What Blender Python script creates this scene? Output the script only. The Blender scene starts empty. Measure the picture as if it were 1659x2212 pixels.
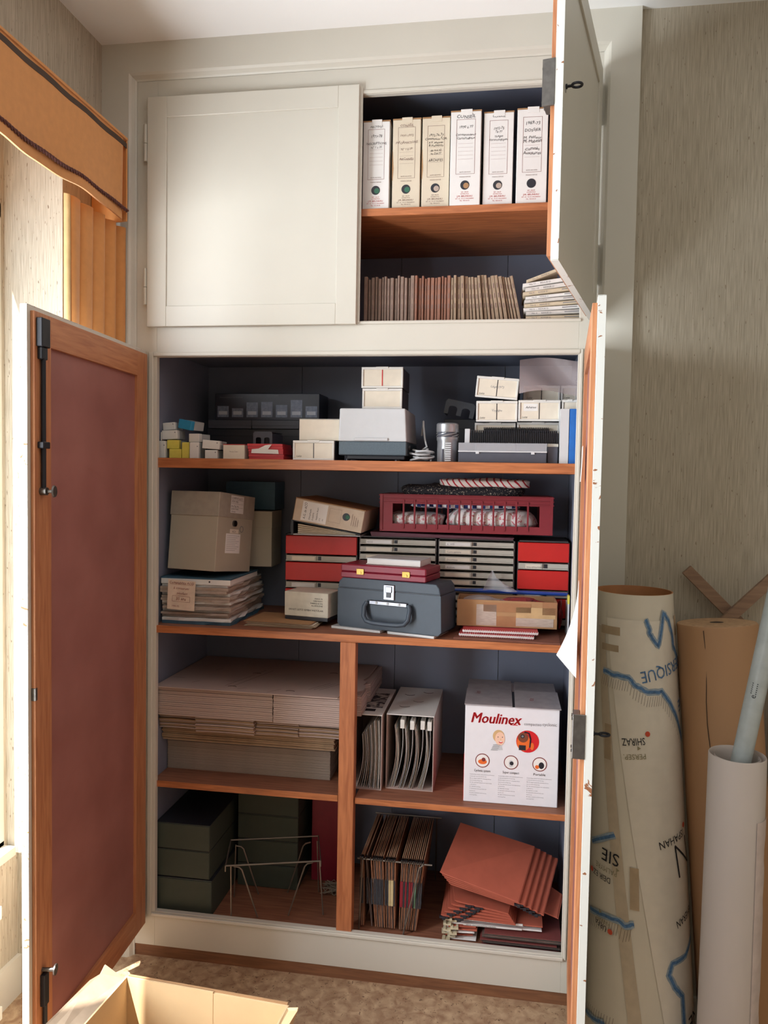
import bpy, bmesh, math, random
from mathutils import Vector, Matrix, Euler
random.seed(7)
scene = bpy.context.scene
col = scene.collection
R = math.radians

# ------------------------------------------------------------------ camera
cd = bpy.data.cameras.new('camera'); cam = bpy.data.objects.new('camera', cd); col.objects.link(cam)
cr = Vector((0.98733181, 0.15770748, 0.01744247)); cu = Vector((-0.02447347, 0.04275094, 0.99878597))
cf = Vector((-0.15677034, 0.98656004, -0.04606901))
m3 = Matrix((cr, cu, -cf)).transposed()
cam.matrix_world = Matrix.Translation((1.28185, -2.72219, 1.83323)) @ m3.to_4x4()
cd.sensor_fit = 'VERTICAL'; cd.sensor_height = 36; cd.lens = 36 * 1696.256 / 2212
cd.clip_start = .05
scene.camera = cam

# ------------------------------------------------------------------ light
vs = scene.view_settings
vs.view_transform = 'Standard'; vs.look = 'None'; vs.gamma = 1; vs.use_curve_mapping = False
vs.exposure = 0.4
w = bpy.data.worlds.new('world'); scene.world = w; w.use_nodes = True
bg = w.node_tree.nodes['Background']; bg.inputs[0].default_value = (.72, .83, 1, 1); bg.inputs[1].default_value = 1.0
sd = bpy.data.lights.new('sun', 'SUN'); sd.energy = 14; sd.angle = R(.6); sd.color = (1, .96, .9)
so = bpy.data.objects.new('sun', sd); col.objects.link(so)
so.rotation_euler = Vector((1, 1.5, -3.0)).to_track_quat('-Z', 'Y').to_euler(); so.location = (-2, -2, 6)
def window_light(name, y0, y1, z0, z1, power):
    ld = bpy.data.lights.new(name, 'AREA'); ld.shape = 'RECTANGLE'; ld.size = z1 - z0; ld.size_y = y1 - y0
    ld.energy = power; ld.color = (.9, .95, 1)
    o = bpy.data.objects.new(name, ld); col.objects.link(o)
    o.location = (-.46, (y0 + y1) / 2, (z0 + z1) / 2); o.rotation_euler = (0, R(-90), 0)
window_light('daylight_window', -1.7, -.72, .55, 2.66, 96)
window_light('daylight_window_beside_camera', -3.75, -2.55, .95, 2.72, 30)

# ------------------------------------------------------------------ materials
MATS = {}
def newmat(name):
    m = bpy.data.materials.new(name); m.use_nodes = True
    return m, m.node_tree, m.node_tree.nodes, m.node_tree.links, m.node_tree.nodes['Principled BSDF']
def srgb(r, g, b):
    f = lambda c: (c / 255 / 12.92) if c / 255 <= .04045 else ((c / 255 + .055) / 1.055) ** 2.4
    return (f(r), f(g), f(b), 1)
def mat(name, rgb, rough=.6, metal=0, var=.08, scale=30, bump=0, bscale=200, stretch=(1, 1, 1), alpha=1, rgb2=None, trans=0, sheen=0):
    if name in MATS: return MATS[name]
    m, nt, N, L, b = newmat(name)
    c = srgb(*rgb)
    tc = N.new('ShaderNodeTexCoord'); mp = N.new('ShaderNodeMapping'); mp.inputs['Scale'].default_value = stretch
    L.new(tc.outputs['Object'], mp.inputs['Vector'])
    no = N.new('ShaderNodeTexNoise'); no.inputs['Scale'].default_value = scale; no.inputs['Detail'].default_value = 4
    L.new(mp.outputs[0], no.inputs['Vector'])
    ra = N.new('ShaderNodeValToRGB'); ra.color_ramp.elements[0].position = .3; ra.color_ramp.elements[1].position = .7
    d = srgb(*rgb2) if rgb2 else tuple(x * (1 - 2 * var) for x in c[:3]) + (1,)
    ra.color_ramp.elements[0].color = d; ra.color_ramp.elements[1].color = c
    L.new(no.outputs[0], ra.inputs[0]); L.new(ra.outputs[0], b.inputs['Base Color'])
    b.inputs['Roughness'].default_value = rough; b.inputs['Metallic'].default_value = metal
    b.inputs['Alpha'].default_value = alpha
    b.inputs['Transmission Weight'].default_value = trans
    if sheen: b.inputs['Sheen Weight'].default_value = sheen
    if bump:
        n2 = N.new('ShaderNodeTexNoise'); n2.inputs['Scale'].default_value = bscale; n2.inputs['Detail'].default_value = 2
        L.new(mp.outputs[0], n2.inputs['Vector'])
        bp = N.new('ShaderNodeBump'); bp.inputs['Strength'].default_value = bump; bp.inputs['Distance'].default_value = .002
        L.new(n2.outputs[0], bp.inputs['Height']); L.new(bp.outputs[0], b.inputs['Normal'])
    MATS[name] = m
    return m
def wood(name, rgb, rgb2, axis='x', rough=.42):
    st = {'x': (1.2, 14, 14), 'y': (14, 1.2, 14), 'z': (14, 14, 1.2)}[axis]
    m, nt, N, L, b = newmat(name)
    tc = N.new('ShaderNodeTexCoord'); mp = N.new('ShaderNodeMapping'); mp.inputs['Scale'].default_value = st
    L.new(tc.outputs['Object'], mp.inputs['Vector'])
    n1 = N.new('ShaderNodeTexNoise'); n1.inputs['Scale'].default_value = 6; n1.inputs['Detail'].default_value = 6; n1.inputs['Distortion'].default_value = .6
    L.new(mp.outputs[0], n1.inputs['Vector'])
    ra = N.new('ShaderNodeValToRGB'); ra.color_ramp.elements[0].position = .32; ra.color_ramp.elements[1].position = .68
    ra.color_ramp.elements[0].color = srgb(*rgb2); ra.color_ramp.elements[1].color = srgb(*rgb)
    L.new(n1.outputs[0], ra.inputs[0]); L.new(ra.outputs[0], b.inputs['Base Color'])
    b.inputs['Roughness'].default_value = rough
    bp = N.new('ShaderNodeBump'); bp.inputs['Strength'].default_value = .12; bp.inputs['Distance'].default_value = .002
    L.new(n1.outputs[0], bp.inputs['Height']); L.new(bp.outputs[0], b.inputs['Normal'])
    MATS[name] = m
    return m
def grasscloth():
    m, nt, N, L, b = newmat('grasscloth_wallpaper')
    tc = N.new('ShaderNodeTexCoord')
    def noise(st, sc, det=2):
        mp = N.new('ShaderNodeMapping'); mp.inputs['Scale'].default_value = st
        L.new(tc.outputs['Object'], mp.inputs['Vector'])
        n = N.new('ShaderNodeTexNoise'); n.inputs['Scale'].default_value = sc; n.inputs['Detail'].default_value = det
        L.new(mp.outputs[0], n.inputs['Vector']); return n
    n1 = noise((40, 40, 1.5), 7, 3); n2 = noise((60, 60, 14), 3, 1)
    r1 = N.new('ShaderNodeValToRGB'); r1.color_ramp.elements[0].position = .3; r1.color_ramp.elements[1].position = .7
    r1.color_ramp.elements[0].color = srgb(158, 148, 130); r1.color_ramp.elements[1].color = srgb(190, 180, 162)
    L.new(n1.outputs[0], r1.inputs[0])
    r2 = N.new('ShaderNodeValToRGB'); r2.color_ramp.elements[0].position = .71; r2.color_ramp.elements[1].position = .75
    r2.color_ramp.elements[0].color = (0, 0, 0, 1); r2.color_ramp.elements[1].color = (.8, .8, .8, 1)
    L.new(n2.outputs[0], r2.inputs[0])
    mx = N.new('ShaderNodeMix'); mx.data_type = 'RGBA'
    L.new(r2.outputs[0], mx.inputs['Factor']); L.new(r1.outputs[0], mx.inputs['A']); mx.inputs['B'].default_value = srgb(110, 92, 70)
    L.new(mx.outputs['Result'], b.inputs['Base Color']); b.inputs['Roughness'].default_value = .85
    bp = N.new('ShaderNodeBump'); bp.inputs['Strength'].default_value = .5; bp.inputs['Distance'].default_value = .002
    L.new(n1.outputs[0], bp.inputs['Height']); L.new(bp.outputs[0], b.inputs['Normal'])
    return m
def lino():
    m, nt, N, L, b = newmat('mottled_linoleum')
    tc = N.new('ShaderNodeTexCoord')
    n1 = N.new('ShaderNodeTexNoise'); n1.inputs['Scale'].default_value = 26; n1.inputs['Detail'].default_value = 5; n1.inputs['Distortion'].default_value = .6
    n2 = N.new('ShaderNodeTexNoise'); n2.inputs['Scale'].default_value = 70; n2.inputs['Detail'].default_value = 3; n2.inputs['Distortion'].default_value = 1.5
    for n in (n1, n2): L.new(tc.outputs['Object'], n.inputs['Vector'])
    ra = N.new('ShaderNodeValToRGB'); e = ra.color_ramp.elements
    e[0].position = .32; e[0].color = srgb(140, 108, 82); e[1].position = .7; e[1].color = srgb(188, 162, 130)
    L.new(n1.outputs[0], ra.inputs[0])
    r2 = N.new('ShaderNodeValToRGB'); r2.color_ramp.elements[0].position = .62; r2.color_ramp.elements[1].position = .7
    L.new(n2.outputs[0], r2.inputs[0])
    mx = N.new('ShaderNodeMix'); mx.data_type = 'RGBA'
    L.new(r2.outputs[0], mx.inputs['Factor']); L.new(ra.outputs[0], mx.inputs['A']); mx.inputs['B'].default_value = srgb(96, 70, 50)
    L.new(mx.outputs['Result'], b.inputs['Base Color']); b.inputs['Roughness'].default_value = .55
    return m
def checker(name, c1, c2, sc):
    m, nt, N, L, b = newmat(name)
    tc = N.new('ShaderNodeTexCoord'); ck = N.new('ShaderNodeTexChecker'); ck.inputs['Scale'].default_value = sc
    ck.inputs['Color1'].default_value = srgb(*c1); ck.inputs['Color2'].default_value = srgb(*c2)
    L.new(tc.outputs['Object'], ck.inputs['Vector']); L.new(ck.outputs[0], b.inputs['Base Color']); b.inputs['Roughness'].default_value = .9
    MATS[name] = m; return m
def stripes(name, c1, c2, sc, rot=(0, 0, 0), lo=.45, hi=.55, dist=1.0, wtype='BANDS'):
    m, nt, N, L, b = newmat(name)
    tc = N.new('ShaderNodeTexCoord'); mp = N.new('ShaderNodeMapping'); mp.inputs['Rotation'].default_value = rot
    L.new(tc.outputs['Object'], mp.inputs['Vector'])
    wv = N.new('ShaderNodeTexWave'); wv.wave_type = wtype; wv.inputs['Scale'].default_value = sc; wv.inputs['Distortion'].default_value = dist
    L.new(mp.outputs[0], wv.inputs['Vector'])
    ra = N.new('ShaderNodeValToRGB'); ra.color_ramp.elements[0].position = lo; ra.color_ramp.elements[1].position = hi
    ra.color_ramp.elements[0].color = srgb(*c1); ra.color_ramp.elements[1].color = srgb(*c2)
    L.new(wv.outputs[0], ra.inputs[0]); L.new(ra.outputs[0], b.inputs['Base Color']); b.inputs['Roughness'].default_value = .9
    MATS[name] = m; return m
def blotch(name, c1, c2, sc, lo=.5, hi=.56):
    m, nt, N, L, b = newmat(name)
    tc = N.new('ShaderNodeTexCoord'); n = N.new('ShaderNodeTexNoise'); n.inputs['Scale'].default_value = sc; n.inputs['Detail'].default_value = 3; n.inputs['Distortion'].default_value = 1.2
    L.new(tc.outputs['Object'], n.inputs['Vector'])
    ra = N.new('ShaderNodeValToRGB'); ra.color_ramp.elements[0].position = lo; ra.color_ramp.elements[1].position = hi
    ra.color_ramp.elements[0].color = srgb(*c1); ra.color_ramp.elements[1].color = srgb(*c2)
    L.new(n.outputs[0], ra.inputs[0]); L.new(ra.outputs[0], b.inputs['Base Color']); b.inputs['Roughness'].default_value = .85
    MATS[name] = m; return m

CREAM = mat('cream_paint', (206, 202, 190), .42, var=.03, scale=3, bump=.06, bscale=60)
CHIPPED = blotch('chipped_white_paint', (222, 222, 216), (150, 96, 62), 34, .66, .69)
WHITE_CEIL = mat('ceiling_paint', (240, 240, 238), .8, var=.02, scale=2)
PAPERWALL = grasscloth(); LINO = lino()
WOODX = wood('varnished_pine_along', (192, 120, 74), (152, 90, 54), 'x')
WOODZ = wood('varnished_pine_upright', (188, 120, 78), (158, 94, 60), 'z')
DOORX = wood('door_pine_rail', (194, 134, 92), (168, 106, 70), 'x', .5)
DOORZ = wood('door_pine_stile', (194, 134, 92), (168, 106, 70), 'z', .5)
HARD = mat('red_brown_hardboard', (164, 110, 102), .5, var=.09, scale=5, rgb2=(146, 94, 86))
SLATE = mat('slate_blue_paint', (124, 130, 148), .6, var=.06, scale=4)
SHELFW = wood('aged_shelf_board', (150, 100, 76), (120, 76, 56), 'x', .6)
BROWNW = wood('brown_plinth_wood', (136, 92, 62), (112, 74, 50), 'x', .6)
PALEWOOD = wood('raw_pale_wood', (150, 120, 96), (126, 98, 78), 'x', .7)
ORANGE = mat('ochre_drapery', (206, 142, 80), .9, var=.05, scale=40, bump=.15, bscale=700, sheen=.2)
LINING = mat('pale_curtain_lining', (226, 196, 140), .9)
BROWNTAPE = mat('dark_brown_tape', (72, 56, 44), .8)
BRAID = mat('maroon_braid', (104, 62, 58), .8, var=.2, scale=200)
BLACKMETAL = mat('black_iron', (34, 36, 44), .5, .3)
STEEL = mat('dull_steel', (120, 116, 112), .4, .8, var=.15, scale=60)
CHROME = mat('chrome', (112, 112, 116), .3, 1)
BRASS = mat('brass', (160, 126, 66), .35, .9)
WHITECARD = mat('white_card', (228, 226, 222), .75, var=.03, scale=12, bump=.05, bscale=300)
CREAMCARD = mat('yellowed_card', (216, 204, 182), .8, var=.05, scale=10)
KRAFT = mat('kraft_card', (172, 132, 92), .8, var=.07, scale=14, bump=.08, bscale=260)
KRAFTIN = mat('tan_carton_inside', (214, 182, 138), .8, var=.05, scale=8, bump=.08, bscale=240)
CORR = mat('grey_brown_corrugated', (166, 150, 138), .85, var=.1, scale=60, stretch=(.2, 1, 4))
CORRTOP = mat('smooth_grey_brown_board', (178, 158, 150), .85, var=.05, scale=6)
GREYBOX = mat('beige_grey_board', (176, 168, 150), .6, var=.03, scale=10)
PAPER = mat('white_paper', (232, 230, 226), .85, var=.03, scale=12)
OLDPAPER = mat('aged_paper', (188, 170, 156), .85, var=.12, scale=40, stretch=(1, 1, 6))
TEAL = mat('teal_folder', (58, 92, 112), .5)
INK = mat('black_ink', (26, 26, 34), .7, var=0)
GREYINK = mat('grey_ink', (120, 120, 124), .7, var=0)
FADEINK = mat('faded_brown_ink', (128, 104, 96), .7, var=0)
REDINK = mat('red_ink', (178, 52, 52), .7, var=0)
DARKRED = mat('dark_red_ink', (120, 44, 40), .7, var=0)
BLUEINK = mat('blue_crayon', (96, 138, 186), .8, var=.25, scale=120)
ORINK = mat('orange_red_spot', (212, 84, 56), .8, var=0)
RED = mat('red_plastic', (206, 38, 34), .38, var=.03)
REDOLD = mat('red_tray_plastic', (196, 44, 52), .4, var=.06)
GREYPL = mat('warm_grey_plastic', (186, 182, 170), .5, var=.04)
LTGREY = mat('light_grey_plastic', (200, 202, 204), .4, var=.02)
BLUEGREY = mat('hammered_blue_grey', (92, 106, 116), .45, .2, var=.12, scale=300)
DKPL = mat('dark_plastic', (38, 40, 48), .4, var=.05)
DKGREYPL = mat('dark_grey_plastic', (78, 80, 90), .45, var=.05)
WHITEPL = mat('white_plastic', (224, 222, 216), .4, var=.03)
CREAMLABEL = mat('cream_label', (228, 218, 200), .8, var=.04)
YELLOWPL = mat('yellow_plastic', (226, 212, 96), .4)
BLUEPL = mat('cyan_blue_plastic', (56, 152, 196), .4)
BLUEB = mat('blue_binder', (34, 108, 190), .5)
BLUETUBE = mat('cobalt_blue_plastic', (34, 74, 168), .3)
MILKY = mat('milky_plastic', (206, 208, 206), .35, alpha=.8)
CLEAR = mat('clear_plastic', (214, 216, 222), .12, alpha=.3, var=0)
SMOKY = mat('smoky_plastic', (70, 72, 78), .2, alpha=.75)
FILM = mat('hazy_plastic_sheet', (190, 174, 174), .2, alpha=.4, var=.1, scale=8)
SILVER = mat('silver_lens', (176, 180, 184), .32, .7)
MAROON = mat('maroon_crate_plastic', (140, 42, 52), .42, var=.05)
BURG = mat('burgundy_leatherette', (132, 22, 46), .45, var=.06, bump=.1, bscale=500)
CASEBLUE = mat('slate_case_leatherette', (58, 70, 82), .5, var=.06, bump=.15, bscale=600)
GREENBOX = mat('olive_green_board', (64, 72, 62), .7, var=.05)
RUST = mat('rust_brown_folder', (178, 92, 70), .75, var=.06, scale=20)
RUST2 = mat('brown_folder_edges', (176, 122, 90), .75, var=.2, scale=60)
DKFOLD = mat('dark_hanging_folder', (112, 92, 84), .6, var=.15, scale=40)
WIRE = mat('dull_wire', (140, 130, 120), .4, .7)
PURPLE = mat('purple_brown_sheet', (106, 66, 78), .6)
TAPE = mat('brown_packing_tape', (176, 128, 92), .3, alpha=.9)
TAPEPALE = mat('yellowed_clear_tape', (196, 172, 140), .3, alpha=.8)
MAPFILM = mat('cream_map_film', (226, 218, 202), .32, var=.04, scale=5)
MAPIN = mat('map_roll_inside', (190, 130, 84), .6)
KRAFTROLL = mat('kraft_paper_roll', (176, 134, 96), .7, var=.05, scale=6, stretch=(1, 1, .3))
WHITEROLL = mat('white_paper_roll', (204, 192, 184), .6, var=.04, scale=6, stretch=(1, 1, .3))
TUBEPL = mat('pale_blue_grey_tube', (184, 192, 192), .4)
BLACKF = mat('black_portfolio', (22, 20, 24), .5)
GREENPAP = mat('green_paper', (60, 110, 88), .8)
RAFFIA = mat('pale_raffia', (150, 138, 124), .8)
SKIN = mat('printed_skin', (236, 196, 170), .6, var=0)
BLOND = mat('printed_blond', (206, 170, 120), .6, var=0)
PRNTORANGE = mat('printed_orange', (226, 106, 40), .5, var=0)
PRNTRED = mat('printed_red', (204, 26, 34), .5, var=0)
GREYCARTOP = mat('worn_grey_carton_top', (160, 154, 156), .6, var=.1, scale=30)
FAB1 = blotch('black_patterned_cloth', (26, 26, 34), (160, 152, 136), 150, .6, .63)
FAB2 = stripes('red_white_floral_cloth', (228, 220, 214), (176, 38, 52), 16, (0, .7, .2), .8, .86, 2)
FAB3 = checker('navy_white_check_cloth', (38, 52, 110), (226, 226, 230), 60)
FAB4 = blotch('pink_flowered_white_cloth', (234, 228, 226), (206, 130, 138), 55, .56, .6)
PHOTO = blotch('dark_printed_photo', (60, 58, 66), (196, 190, 184), 30, .45, .6)

# ------------------------------------------------------------------ mesh helpers
class MB:
    def __init__(s): s.v = []; s.f = []
    def add(s, vs, fs):
        n = len(s.v); s.v += [tuple(v) for v in vs]; s.f += [tuple(i + n for i in f) for f in fs]; return s
    def hexa(s, p): return s.add(p, [(0, 3, 2, 1), (4, 5, 6, 7), (0, 1, 5, 4), (1, 2, 6, 5), (2, 3, 7, 6), (3, 0, 4, 7)])
    def box(s, x0, x1, y0, y1, z0, z1):
        return s.hexa([(x0, y0, z0), (x1, y0, z0), (x1, y1, z0), (x0, y1, z0), (x0, y0, z1), (x1, y0, z1), (x1, y1, z1), (x0, y1, z1)])
    def prism(s, poly, a, b, axis='z'):
        n = len(poly)
        def P(u, v, t): return {'z': (u, v, t), 'y': (u, t, v), 'x': (t, u, v)}[axis]
        vs = [P(u, v, a) for u, v in poly] + [P(u, v, b) for u, v in poly]
        fs = [tuple(range(n))[::-1], tuple(range(n, 2 * n))] + [(i, (i + 1) % n, (i + 1) % n + n, i + n) for i in range(n)]
        return s.add(vs, fs)
    def tube(s, pts, r, n=8, cap=True, radii=None):
        pts = [Vector(p) for p in pts]; vs = []; k = len(pts); fs = []
        up = Vector((0, 0, 1))
        d0 = (pts[1] - pts[0]).normalized()
        if abs(d0.dot(up)) > .95: up = Vector((1, 0, 0))
        a = d0.cross(up).normalized()
        for i, p in enumerate(pts):
            d = (pts[min(i + 1, k - 1)] - pts[max(i - 1, 0)]).normalized()
            a = (a - d * a.dot(d)).normalized(); b = d.cross(a)
            rr = radii[i] if radii else r
            for j in range(n):
                t = 2 * math.pi * j / n; vs.append(p + (a * math.cos(t) + b * math.sin(t)) * rr)
        for i in range(k - 1):
            for j in range(n): fs.append((i * n + j, i * n + (j + 1) % n, (i + 1) * n + (j + 1) % n, (i + 1) * n + j))
        if cap: fs += [tuple(range(n))[::-1], tuple(range((k - 1) * n, k * n))]
        return s.add(vs, fs)
    def cyl(s, p0, p1, r0, r1=None, n=20): return s.tube([p0, p1], r0, n, True, [r0, r0 if r1 is None else r1])
    def lathe(s, prof, n=24, c=(0, 0, 0), a0=0, a1=2 * math.pi):
        full = abs(a1 - a0 - 2 * math.pi) < 1e-6; m = n if full else n + 1; vs = []; fs = []
        for r, z in prof:
            for j in range(m):
                t = a0 + (a1 - a0) * j / n; vs.append((c[0] + r * math.cos(t), c[1] + r * math.sin(t), c[2] + z))
        for i in range(len(prof) - 1):
            for j in range(n):
                j2 = (j + 1) % m; fs.append((i * m + j, i * m + j2, (i + 1) * m + j2, (i + 1) * m + j))
        return s.add(vs, fs)
    def grid(s, fn, nu, nv, thick=0):
        P = [[Vector(fn(i / nu, j / nv)) for j in range(nv + 1)] for i in range(nu + 1)]
        vs = [P[i][j] for i in range(nu + 1) for j in range(nv + 1)]; k = nv + 1
        fs = [(i * k + j, (i + 1) * k + j, (i + 1) * k + j + 1, i * k + j + 1) for i in range(nu) for j in range(nv)]
        if thick:
            nn = len(vs); vs2 = []
            for i in range(nu + 1):
                for j in range(nv + 1):
                    du = P[min(i + 1, nu)][j] - P[max(i - 1, 0)][j]; dv = P[i][min(j + 1, nv)] - P[i][max(j - 1, 0)]
                    vs2.append(P[i][j] + du.cross(dv).normalized() * thick)
            fs += [tuple(q + nn for q in f[::-1]) for f in fs[:]]
            e = [(i * k, (i + 1) * k) for i in range(nu)] + [(nu * k + j, nu * k + j + 1) for j in range(nv)] + [((i + 1) * k + nv, i * k + nv) for i in range(nu)] + [(j + 1, j) for j in range(nv)]
            fs += [(b, a, a + nn, b + nn) for a, b in e]; vs = vs + vs2
        return s.add(vs, fs)
    def disc(s, c, r, ux, uy, n=20):
        c, ux, uy = Vector(c), Vector(ux), Vector(uy)
        return s.add([c + (ux * math.cos(2 * math.pi * i / n) + uy * math.sin(2 * math.pi * i / n)) * r for i in range(n)], [tuple(range(n))])
    def xf(s, M): s.v = [tuple(M @ Vector(v)) for v in s.v]; return s
    def build(s, name, m, parent=None, bev=0, smooth=False, loc=None, rot=None, segs=1, recalc=True):
        me = bpy.data.meshes.new(name); me.from_pydata(s.v, [], s.f)
        bm = bmesh.new(); bm.from_mesh(me)
        if recalc: bmesh.ops.recalc_face_normals(bm, faces=bm.faces)
        if bev: bmesh.ops.bevel(bm, geom=bm.edges[:], offset=bev, segments=segs, affect='EDGES', profile=.6, clamp_overlap=True)
        bm.to_mesh(me); bm.free()
        if smooth:
            for p in me.polygons: p.use_smooth = True
            try: me.set_sharp_from_angle(angle=R(40))
            except Exception: pass
        me.materials.append(m)
        o = bpy.data.objects.new(name, me); col.objects.link(o)
        if parent is not None: o.parent = parent
        if loc is not None: o.location = loc
        if rot is not None: o.rotation_euler = rot
        return o
def box(name, m, parent, x0, x1, y0, y1, z0, z1, bev=0): return MB().box(x0, x1, y0, y1, z0, z1).build(name, m, parent, bev)
def tag(o, label, cat=None, group=None, kind=None):
    o['label'] = label
    if cat: o['category'] = cat
    if group: o['group'] = group
    if kind: o['kind'] = kind
    return o
def thing(name, label, cat, loc=(0, 0, 0), rz=0, group=None, rot=None):
    o = bpy.data.objects.new(name, None); col.objects.link(o); o.empty_display_size = .05
    o.location = loc; o.rotation_euler = rot if rot else (0, 0, R(rz))
    return tag(o, label, cat, group)
def struct(name, mb, m, label, parent=None):
    o = mb.build(name, m, parent)
    o['kind'] = 'structure'; o['label'] = label
    return o
def copy_tree(o, parent=None):
    c = o.copy(); col.objects.link(c); c.parent = parent
    for ch in list(o.children): copy_tree(ch, c)
    return c

# ------------------------------------------------------------------ lettering
CHARS = "ABCDEFGHIJKLMNOPQRSTUVWXYZabcdefghijklmnopqrstuvwxyz0123456789.,:-/&()°éèàùÉ'²"
GL = {}
def load_glyphs():
    tmp = []
    for c in CHARS + ' ':
        for body in ((c, '|' + c + '|') if c != ' ' else ('| |',)):
            cu_ = bpy.data.curves.new('g', 'FONT'); cu_.body = body; cu_.resolution_u = 2; cu_.size = 1
            o = bpy.data.objects.new('g', cu_); col.objects.link(o); tmp.append((c, body, o))
    cu_ = bpy.data.curves.new('g', 'FONT'); cu_.body = '||'; o = bpy.data.objects.new('g', cu_); col.objects.link(o); tmp.append(('ref', '||', o))
    dg = bpy.context.evaluated_depsgraph_get(); dg.update()
    wid = {}
    for c, body, o in tmp:
        me = bpy.data.meshes.new_from_object(o.evaluated_get(dg), depsgraph=dg)
        vs_ = [v.co.copy() for v in me.vertices]
        if len(body) >= 2: wid[c] = max(v.x for v in vs_)
        else: GL[c] = [vs_, [tuple(p.vertices) for p in me.polygons]]
        bpy.data.meshes.remove(me)
    for c, body, o in tmp:
        d = o.data; bpy.data.objects.remove(o); 
    for c_ in list(bpy.data.curves): bpy.data.curves.remove(c_)
    for c in CHARS: GL[c].append(wid[c] - wid['ref'])
    GL[' '] = [[], [], wid[' '] - wid['ref']]
load_glyphs()
def textw(s, size): return sum(GL.get(c, GL[' '])[2] for c in s) * size
def put(mb, s, u, v, size, fn, align='l', shear=0, ang=0, jit=0, sx=1, maxw=None):
    wd = textw(s, size) * sx
    if maxw and wd > maxw: sx *= maxw / wd; wd = maxw
    x = {'l': 0, 'c': -wd / 2, 'r': -wd}[align]
    ca, sa = math.cos(ang), math.sin(ang)
    for c in s:
        g = GL.get(c, GL[' '])
        dy = random.uniform(-jit, jit) * size; sc = 1 + random.uniform(-jit, jit)
        vs_ = []
        for p in g[0]:
            a = x + (p.x + shear * p.y) * size * sx; b = p.y * size * sc + dy
            vs_.append(fn(u + a * ca - b * sa, v + a * sa + b * ca))
        mb.add(vs_, g[1]); x += g[2] * size * sx
def front(off=-.0006): return lambda u, v: (u, off, v)
def bar(mb, u0, u1, v0, v1, fn): mb.add([fn(u0, v0), fn(u1, v0), fn(u1, v1), fn(u0, v1)], [(0, 1, 2, 3)])
def frame2(mb, u0, u1, v0, v1, t, fn):
    bar(mb, u0, u1, v0, v0 + t, fn); bar(mb, u0, u1, v1 - t, v1, fn); bar(mb, u0, u0 + t, v0, v1, fn); bar(mb, u1 - t, u1, v0, v1, fn)
def ink(mb, name, m, parent):
    return mb.build(name, m, parent, recalc=False)

# ------------------------------------------------------------------ the room
ZC = 3.363; XL = -.2055; SILL = .5
struct('floor', MB().box(-.7, 3.7, -4.8, .1, -.06, 0), LINO, 'mottled beige and brown linoleum floor')
struct('ceiling', MB().box(-.7, 3.7, -4.8, .65, ZC, ZC + .06), WHITE_CEIL, 'white painted ceiling')
XO = -.47; WT = 3.0   # outer face of the window wall, head of the window
b = MB()
b.box(XO, XL, -.275, .0, 0, ZC).box(XO, XL, -4.8, -1.75, 0, .9).box(XO, XL, -2.5, -1.75, .9, ZC)
b.box(XO, XL, -4.8, -3.8, .9, ZC).box(XO, XL, -3.8, -2.5, 2.75, ZC).box(XO, XL, -1.75, -.275, WT, ZC).box(XO, -.38, -1.75, -.275, 0, SILL).box(XO, -.42, -.29, -.275, SILL, WT).box(XO, -.42, -1.75, -.29, 2.72, WT)
struct('wall_left', b, PAPERWALL, 'grasscloth papered wall with the window niche at left')
struct('wall_back', MB().box(1.669, 3.7, 0, .1, 0, ZC).box(-.7, 1.669, .575, .65, 0, ZC).box(1.56, 1.669, .03, .575, 0, ZC).box(-.7, -.0795, .03, .575, 0, ZC).box(-.0795, 1.56, .03, .575, 3.22, ZC).box(-.0795, 1.56, .03, .575, 0, .12), PAPERWALL, 'grasscloth papered wall to the right of the cupboard')
struct('wall_right', MB().box(3.6, 3.7, -4.8, 0, 0, ZC), PAPERWALL, 'papered wall on the right')
struct('wall_front', MB().box(XL, 3.6, -4.8, -4.7, 0, ZC), PAPERWALL, 'papered wall behind the viewer')
struct('baseboard_right', MB().box(1.669, 3.6, -.015, 0, 0, .09), CREAM, 'cream baseboard right of the cupboard')
struct('baseboard_left', MB().box(-.38, -.365, -1.75, -.275, 0, .14), CREAM, 'cream baseboard under the window')
for k, (y0, y1) in enumerate(((-1.75, -.29), (-3.8, -2.5))):
    b = MB(); zs, ze = (.9, 2.75) if k else (SILL, 2.72)
    b.box(-.47, -.42, y0, y0 + .03, zs, ze).box(-.47, -.42, y1 - .03, y1, zs, ze).box(-.47, -.42, y0, y1, ze - .045, ze).box(-.47, -.42, y0, y1, zs, zs + .045)
    if k: b.box(-.46, -.43, (y0 + y1) / 2 - .03, (y0 + y1) / 2 + .03, zs, ze)
    wo = struct('window_%d' % (k + 1), b, CREAM, 'cream painted window frame')
    box('window_sill', CREAM, wo, -.45, -.375 if not k else -.19, y0, y1, zs, zs + .03)

# radiator whose end shows at the far left edge
t = thing('radiator', 'cream column radiator under the window at the far left edge', 'radiator', (-.3, -.56, 0))
for k in range(7):
    y = -.05 * k
    b = MB().box(-.06, .06, y - .035, y, .12, .16).box(-.06, .06, y - .035, y, .44, .48)
    for dx in (-.045, 0, .045): b.cyl((dx, y - .0175, .13), (dx, y - .0175, .46), .014, n=10)
    b.build('radiator_section', CREAM, t, smooth=True)
for y in (-.02, -.31): box('radiator_foot', CREAM, t, -.05, .05, y - .03, y, 0, .13)

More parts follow.
